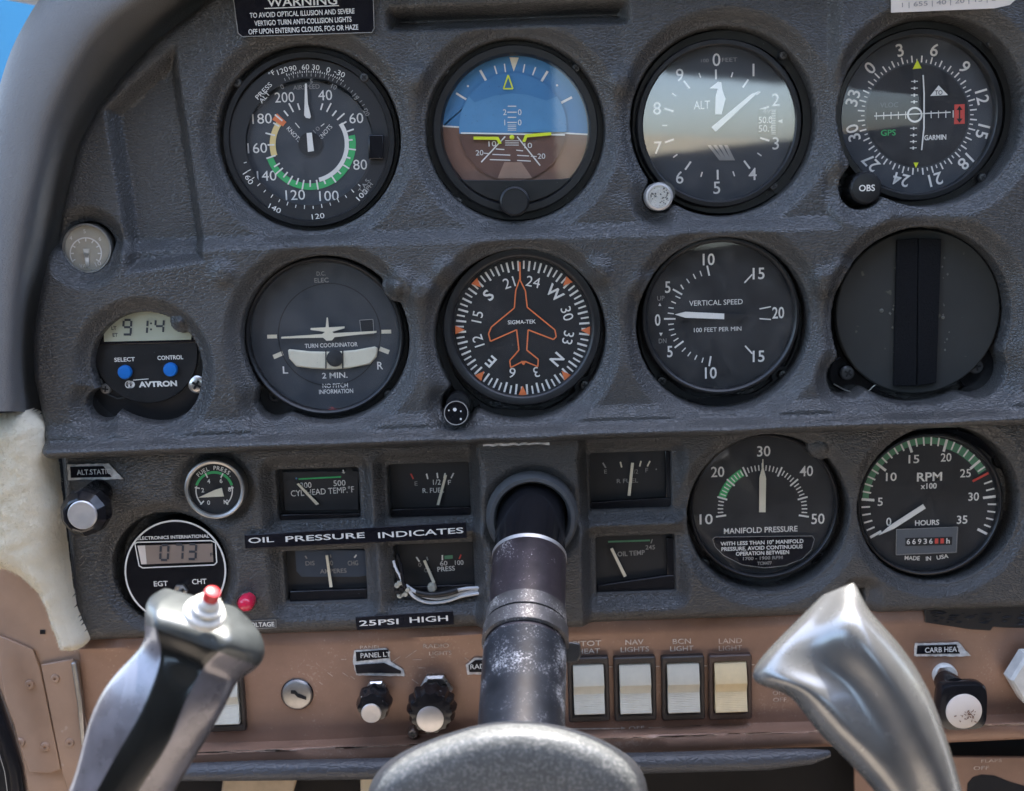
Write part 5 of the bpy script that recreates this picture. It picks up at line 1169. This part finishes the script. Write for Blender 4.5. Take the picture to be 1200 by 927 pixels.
g = dimmer('larger fluted black dimmer knob with a wide silver cap', (511, 806), (505.5, 832), (504, 843), 28, 15.5, 14, 0.017)
g.lathe('small_bush', 484.5, 856, [(6, 0), (6, 0.004), (5, 0.005), (3, 0.005), (2.6, 0.002)], 'steel', 20)

def rocker(label, x0, y0, x1, y1, frame_m, rock_m):
    cx, cy = (x0+x1)/2, (y0+y1)/2
    g = Thing('rocker_switch', label, 'rocker switch', cx, cy, SPH, 'rocker switches on the brown panel')
    hw, hh = (x1-x0)/2*g.s, (y1-y0)/2*g.s; iw, ih = hw*0.78, hh*0.80; F = 0.0040
    rect = lambda a, b, z, r=0.0012: [(sx*(a-r)+r*math.cos(t), sy*(b-r)+r*math.sin(t), z) for sx, sy, t0 in ((1, 1, 0), (-1, 1, 90), (-1, -1, 180), (1, -1, 270)) for t in (R(t0), R(t0+30), R(t0+60), R(t0+90))]
    mb = MB(); loops = [rect(hw, hh, 0.0), rect(hw, hh, F-0.0006), rect(hw-0.0006, hh-0.0006, F), rect(iw+0.0008, ih+0.0008, F), rect(iw, ih, F-0.0006), rect(iw, ih, 0.0002)]
    n = 16; vs = [p for L in loops for p in L]
    mb.add(vs, [(k*n+i, k*n+(i+1) % n, (k+1)*n+(i+1) % n, (k+1)*n+i) for k in range(5) for i in range(n)], frame_m); mb.poly(rect(iw, ih, 0.0003), 'void_black'); mb.build('frame', g.o, ang=30)
    w_ = iw-0.0005; prof = [(ih-0.0004, 0.0005), (ih-0.0004, 0.0028), (ih*0.93, 0.0034), (ih*0.62, 0.0052), (ih*0.30, 0.0066), (ih*0.22, 0.0067), (-ih*0.04, 0.0050), (-ih*0.14, 0.0046)]
    for k in range(11):
        y = -ih*0.16-k*ih*0.062; prof += [(y, 0.0046+k*0.00021), (y-ih*0.03, 0.0049+k*0.00021)]
    prof += [(-ih*0.86, 0.0070), (-ih*0.89, 0.0062), (-ih*0.89, 0.0005)]
    mb = MB(); n = len(prof); mb.add([(-w_, y, z) for y, z in prof] + [(w_, y, z) for y, z in prof], [(i, i+1, n+i+1, n+i) for i in range(n-1)] + [tuple(range(n)), tuple(range(n, 2*n))], rock_m); mb.build('rocker', g.o, ang=20)
    dd = MB(); 
    for i in range(3): x = random.uniform(-iw*0.6, iw*0.3); dd.prism([(x, -ih*0.96, 0.0004), (x+0.002, -ih*0.96, 0.0004), (x+0.002, -ih*0.92, 0.0004), (x, -ih*0.92, 0.0004)], [(x, -ih*0.96, 0.003), (x+0.002, -ih*0.96, 0.003), (x+0.002, -ih*0.92, 0.003), (x, -ih*0.92, 0.003)], 'rocker_frame')
    dd.build('spring_tab', g.o)
    return g
rocker('white rocker switch lettered PITOT HEAT, next to the control column', 665.5, 766, 713.5, 844.5, 'rocker_frame', 'rocker_white')
rocker('white rocker switch lettered NAV LIGHTS', 719, 765.5, 768, 843.5, 'rocker_frame', 'rocker_white')
rocker('white rocker switch lettered BCN LIGHT', 774.5, 764.5, 824.5, 842.5, 'rocker_frame', 'rocker_white')
rocker('ivory rocker switch in a brown frame lettered LAND LIGHT', 829.5, 763, 879.5, 842, 'rocker_frame_brown', 'rocker_ivory')
rocker('white rocker switch mostly hidden behind the left yoke grip', 241, 780, 288, 856, 'rocker_frame', 'rocker_white')

g = Thing('carburettor_heat_knob', 'black square knob with a scratched white disc below CARB HEAT', 'knob', 1106, 790, SPH)
g.lathe('bush', 1106, 790, [(14, 0), (14, 0.003), (12.5, 0.004), (9, 0.004)], 'boot_white', 32); g.lathe('shaft', 1107, 791, [(8, 0.002), (6.5, 0.006), (6, 0.014)], 'steel', 24, dzc=0.006)
g.lathe('knob_neck', 1114, 805, [(13, 0.008), (15, 0.016), (16, 0.022)], 'gloss_black', 32, dzc=0.016)
c = g.p(1129, 829, 0.028); sq = lambda w_, z: [(c[0]+w_*g.s*math.copysign(abs(math.cos(t))**0.45, math.cos(t)), c[1]+w_*g.s*math.copysign(abs(math.sin(t))**0.45, math.sin(t)), z) for t in [2*math.pi*i/40 for i in range(40)]]
mb = MB(); L = [sq(22, 0.018), sq(27.5, 0.021), sq(28, 0.026), sq(26, 0.0285), sq(22, 0.029)]; vs = [p for l in L for p in l]
mb.add(vs, [(k*40+i, k*40+(i+1) % 40, (k+1)*40+(i+1) % 40, (k+1)*40+i) for k in range(4) for i in range(40)] + [tuple(range(40)), tuple(range(160, 200))], 'gloss_black'); mb.build('knob_body', g.o, ang=40)
g.lathe('white_disc', 1130, 834, [(20, 0.0285), (20, 0.0299), (19, 0.0302), (0.3, 0.0301)], 'paper', 48, dzc=0.030)
dd = Draw(g, 0.0303)
for i in range(34):
    x, y = random.gauss(1135, 5), random.gauss(839, 4); dd.line((x, y), (x+random.uniform(-3, 3), y+random.uniform(-3, 3)), random.uniform(0.4, 1.3), 'horizon_ground', lift=0.00001*i)
dd.build('scratches')
g = Thing('hexagon_knob', 'pale hexagonal knob to the right of the CARB HEAT label', 'knob', 1218, 795, SPH)
g.lathe('knob_body', 1218, 795, [(34, 0.004), (34, 0.012), (31, 0.014)], 'boot_white', 6, dzc=0.012, ang=20); g.lathe('shaft', 1216, 793, [(10, 0), (10, 0.008)], 'steel', 20)
# ------------------------------------------------------------------ control yoke: column, clamp, hub, two grips, arms
Y = bpy.data.objects.new('control_yoke', None); COL.objects.link(Y); Y.location = U(624, 602, 0); Y.empty_display_size = 0.02
tag(Y, 'control yoke with a speckled grey hub, worn column and two polished grips', 'control yoke')
YO = Vector(Y.location)
def ring_tube(name, secs, mats, n=48, ang=40, cap=True):
    """round bar; secs are (px left, px right, py, h) seen edges of the bar, one material per span"""
    mb = MB(); C = []; Rr = []
    for x0, x1, y, h in secs: C.append((U((x0+x1)/2, y, h) - YO)); Rr.append((x1-x0)/2*mpp((x0+x1)/2, y, h))
    ax = (C[-1]-C[0]).normalized(); sx = Vector((1, 0, 0)); sx = (sx-ax*sx.dot(ax)).normalized(); sy = ax.cross(sx)
    for k in range(len(secs)-1):
        vs = [C[j]+(sx*math.cos(2*math.pi*i/n)+sy*math.sin(2*math.pi*i/n))*Rr[j] for j in (k, k+1) for i in range(n)]
        mb.add(vs, [(i, (i+1) % n, n+(i+1) % n, n+i) for i in range(n)], mats[k])
    if cap: mb.add([C[-1]+(sx*math.cos(2*math.pi*i/n)+sy*math.sin(2*math.pi*i/n))*Rr[-1] for i in range(n)], [tuple(range(n))], mats[-1])
    bm_me = mb.build(name, Y, ang=ang)
    bm = bmesh.new(); bm.from_mesh(bm_me.data); bmesh.ops.remove_doubles(bm, verts=bm.verts[:], dist=1e-6); bmesh.ops.recalc_face_normals(bm, faces=bm.faces[:]); bm.to_mesh(bm_me.data); bm.free(); smooth_angle(bm_me.data, ang)
    return bm_me
# collar is fixed to the panel
g = Thing('column_collar', 'dark rubber collar round the control column where it enters the panel', 'collar', 623.5, 604, 0.0)
g.lathe('collar_ring', 623.5, 604, [(54, -0.006), (54, 0.002), (52.5, 0.006), (49, 0.0085), (45, 0.0085), (42, 0.006), (41, -0.006)], 'collar_rubber', 72, dzc=0.0, cap0=False, cap1=False)
g.lathe('bore', 623.5, 604, [(42, -0.0058), (0.5, -0.0058)], 'void_black', 48, cap0=False)
def axis(h):   # column axis in photo pixels as a function of the distance in front of the panel
    t = h/0.10; return (622.5-11*t, 607+232*t)
def sec(h, w_): x, y = axis(h); return (x-w_/2, x+w_/2, y, h)
ring_tube('column', [sec(-0.004, 80), sec(0.020, 84), sec(0.0215, 87), sec(0.066, 92), sec(0.067, 98), sec(0.12, 104), sec(0.135, 106)], ['column_black', 'column_worn', 'column_worn', 'column_speckled', 'column_speckled', 'column_speckled'])
ring_tube('tape_edge', [sec(0.0195, 84.5), sec(0.0195, 87.6), sec(0.0212, 87.8), sec(0.0212, 84.5)], ['cap_silver']*3, cap=False)
cl = ring_tube('clamp', [sec(0.0485, 91), sec(0.0490, 94.5), sec(0.0555, 96.5), sec(0.0558, 93.5), sec(0.0568, 94), sec(0.0570, 100.5), sec(0.0640, 102.5), sec(0.0645, 95)], ['clamp_grey', 'clamp_grey', 'void_black', 'void_black', 'clamp_grey', 'clamp_grey', 'clamp_grey'], cap=False, ang=30)
mb = MB()
q = [(660, 755), (669, 752), (680, 754), (681, 768), (677, 776), (664, 777)]
mb.prism([U(x, y, 0.052)-YO for x, y in q], [U(x, y, 0.064)-YO for x, y in q], 'dark_steel'); mb.build('clamp_bolt', cl, bevel=0.0008)
cl.data.update()
# hub: cast housing facing the pilot
HUBH = 0.125
def hub_section(k):   # k from the panel side to the pilot side
    pass
top = [(424, 985), (428, 940), (434, 914), (450, 893), (480, 875), (520, 860), (556, 849), (585, 844.5), (610, 843.5), (640, 846), (672, 853), (705, 865), (735, 882), (751, 898), (758, 915), (761, 940), (764, 985)]
def inset(P, t, dy): cx = 594; return [(cx+(x-cx)*t, y+dy) for x, y in P]
rows = [(inset(top, 0.80, 30), 0.100), (inset(top, 0.93, 9), 0.103), (inset(top, 0.985, 2), 0.108), (top, 0.118), (inset(top, 1.0, 1.5), 0.132), (inset(top, 0.975, 6), 0.142), (inset(top, 0.92, 17), 0.148), (inset(top, 0.80, 40), 0.151), (inset(top, 0.4, 90), 0.152)]
hub = loft('hub', [[U(x, y, h)-YO for x, y in P] for P, h in rows], 'hub_cast', parent=Y, sub=2)

def grip(name, st, fr, HB, depth, mats, lab=None, capshape=None):
    """loft through stations: seen left and right edges; fr = fractions of the two front ridges and the groove between them"""
    rings = []
    for i, ((xl_, yl_), (xr_, yr_)) in enumerate(st):
        f1, f2, d1, d2, dm = fr[i]; h = HB[i]; dp = depth[i]
        a = U(xl_, yl_, h)-YO; b = U(xr_, yr_, h)-YO
        fwd = (CAM - YO - (a+b)/2).normalized()          # towards the pilot
        P = lambda t, q: a+(b-a)*t+fwd*(dp*q)
        fm = (f1+f2)/2
        rings.append([P(0, 0), P(f1*0.5, d1*0.62), P(f1, d1), P(fm, dm), P(f2, d2), P(f2+(1-f2)*0.55, d2*0.6), P(1, 0), P(0.86, -0.7), P(0.5, -1.0), P(0.14, -0.7)])
    K = len(rings[0]); me = bpy.data.meshes.new(name); vs = [tuple(p) for r_ in rings for p in r_]; fs = []; mi = []
    for i in range(len(rings)-1):
        for k in range(K): fs.append((i*K+k, i*K+(k+1) % K, (i+1)*K+(k+1) % K, (i+1)*K+k)); mi.append(mats[2] if i >= len(rings)-4 else mats[1] if k in (2, 3) else mats[0])
    last = (len(rings)-1)*K
    cen = sum((Vector(v) for v in vs[last:last+K]), Vector())/K; vs.append(tuple(cen))
    if capshape: 
        vs[-1] = tuple(cen + capshape)
    for k in range(K): fs.append((last+k, last+(k+1) % K, len(vs)-1)); mi.append(mats[2])
    fs.append(tuple(range(K))); mi.append(mats[0])
    me.from_pydata(vs, [], fs); names = []
    for m in mats:
        if m not in names: names.append(m); me.materials.append(mt(m))
    me.polygons.foreach_set('material_index', [names.index(m) for m in mi]); me.polygons.foreach_set('use_smooth', [True]*len(fs))
    bm = bmesh.new(); bm.from_mesh(me); bmesh.ops.recalc_face_normals(bm, faces=bm.faces[:])
    cr = bm.edges.layers.float.new('crease_edge'); bm.verts.ensure_lookup_table()
    for e in bm.edges:
        i, j = sorted(v.index for v in e.verts)
        if j-i == K and i < last and (i % K) in (2, 4): e[cr] = 0.45 if name == 'grip' and mats[1] == 'grip_black' else 0.0
        if i >= last and j < last+K: e[cr] = 0.5
    bm.to_mesh(me); bm.free()
    o = bpy.data.objects.new(name, me); COL.objects.link(o); o.parent = Y
    md = o.modifiers.new('smooth', 'SUBSURF'); md.levels = 3; md.render_levels = 3
    if lab: o['label'] = lab
    return o
stL = [((30, 1010), (170, 1010)), ((77, 930), (208, 930)), ((89, 872), (240, 882)), ((96, 838), (261, 848)), ((115, 800), (275, 822)), ((145, 771), (282, 806)), ((166, 750), (287, 798)), ((166, 730), (313, 785)), ((165, 713), (321, 763)), ((170, 697), (308, 735)), ((190, 688), (280, 712))]
frL = [(.27, .62, .9, .9, 1), (.27, .62, .9, .9, 1), (.35, .70, .9, .9, 1.0), (.41, .67, .95, .95, 1.0), (.39, .65, 1, 1, 1.0), (.31, .63, 1, .95, .95), (.20, .60, .95, .9, .8), (.12, .62, 1.0, 1.1, .9), (.12, .66, .95, 1.05, .9), (.14, .72, .6, .65, .6), (.2, .75, .15, .2, .2)]
gl = grip('grip', stL, frL, [0.150, 0.150, 0.149, 0.147, 0.144, 0.141, 0.139, 0.137, 0.135, 0.131, 0.127], [0.015, 0.015, 0.015, 0.015, 0.015, 0.015, 0.015, 0.019, 0.019, 0.016, 0.010], ['grip_worn', 'grip_black', 'grip_slate'], 'worn grey left grip with a black front face and a red button on top')
gl.data.materials
stR = [((1080, 1010), (1150, 1010)), ((1024, 930), (1133, 930)), ((983, 888), (1121, 882)), ((953, 862), (1111, 850)), ((930, 829), (1098, 812)), ((914, 812), (1080, 778)), ((881, 806), (1054, 743)), ((872, 795), (1026, 716)), ((884, 774), (1016, 699)), ((932, 727), (1009, 688)), ((962, 698), (1002, 682))]
frR = [(.3, .75, .9, 1, .7)]*3 + [(.28, .74, .95, 1.05, .6), (.25, .73, .95, 1.1, .5), (.22, .72, .9, 1.1, .45), (.22, .76, .75, 1.1, .45), (.22, .8, .6, 1.05, .5), (.25, .78, .55, .8, .5), (.3, .72, .4, .5, .4), (.3, .7, .15, .2, .2)]
gr = grip('grip', stR, frR, [0.150, 0.150, 0.149, 0.147, 0.144, 0.141, 0.138, 0.136, 0.134, 0.131, 0.129], [0.015, 0.016, 0.017, 0.018, 0.019, 0.020, 0.020, 0.018, 0.016, 0.013, 0.008], ['grip_silver', 'grip_silver', 'grip_silver'], 'pale silver right grip with two rounded ridges')
# arms outside the frame joining hub and grips
mb = MB(); mb.tube([U(x, y, h)-YO for x, y, h in ((594, 985, 0.13), (450, 1030, 0.135), (280, 1050, 0.145), (150, 1030, 0.15), (100, 990, 0.15))], [0.020, 0.017, 0.014, 0.013, 0.012], 'hub_cast', 16)
mb.tube([U(x, y, h)-YO for x, y, h in ((594, 985, 0.13), (760, 1030, 0.135), (920, 1050, 0.145), (1080, 1030, 0.15), (1110, 990, 0.15))], [0.020, 0.017, 0.014, 0.013, 0.012], 'hub_cast', 16); mb.build('arms', Y, ang=60)
# push-to-talk button in its rubber boot, on top of the left grip
def prof_obj(name, px, py, h, prof, m, ax, parent, n=32):
    s = mpp(px, py, h); mb = MB(); mb.lathe([(r*s, z*s) for r, z in prof], m, (0, 0), n, True, True)
    o = mb.build(name, parent); o.matrix_parent_inverse = Matrix(); o.location = U(px, py, h)-YO; o.rotation_euler = Vector(ax).to_track_quat('Z', 'Y').to_euler(); return o
ax = (0.42, -0.40, 0.82)
pb = prof_obj('push_button', 240, 718, 0.156, [(24, -6), (25, 0), (24, 3), (22, 4.5), (17, 6), (19, 10), (18.5, 13), (13, 15.5), (14, 19), (12.5, 23), (10.5, 25)], 'boot_white', ax, gl)
pbt = MB(); s = mpp(240, 718, .156); pbt.lathe([(9.5*s, 23*s), (9.5*s, 35*s), (8.6*s, 37*s), (6*s, 38*s)], 'red_plastic', (0, 0), 28, True, True); o = pbt.build('button_cap', Y)
o.parent = pb
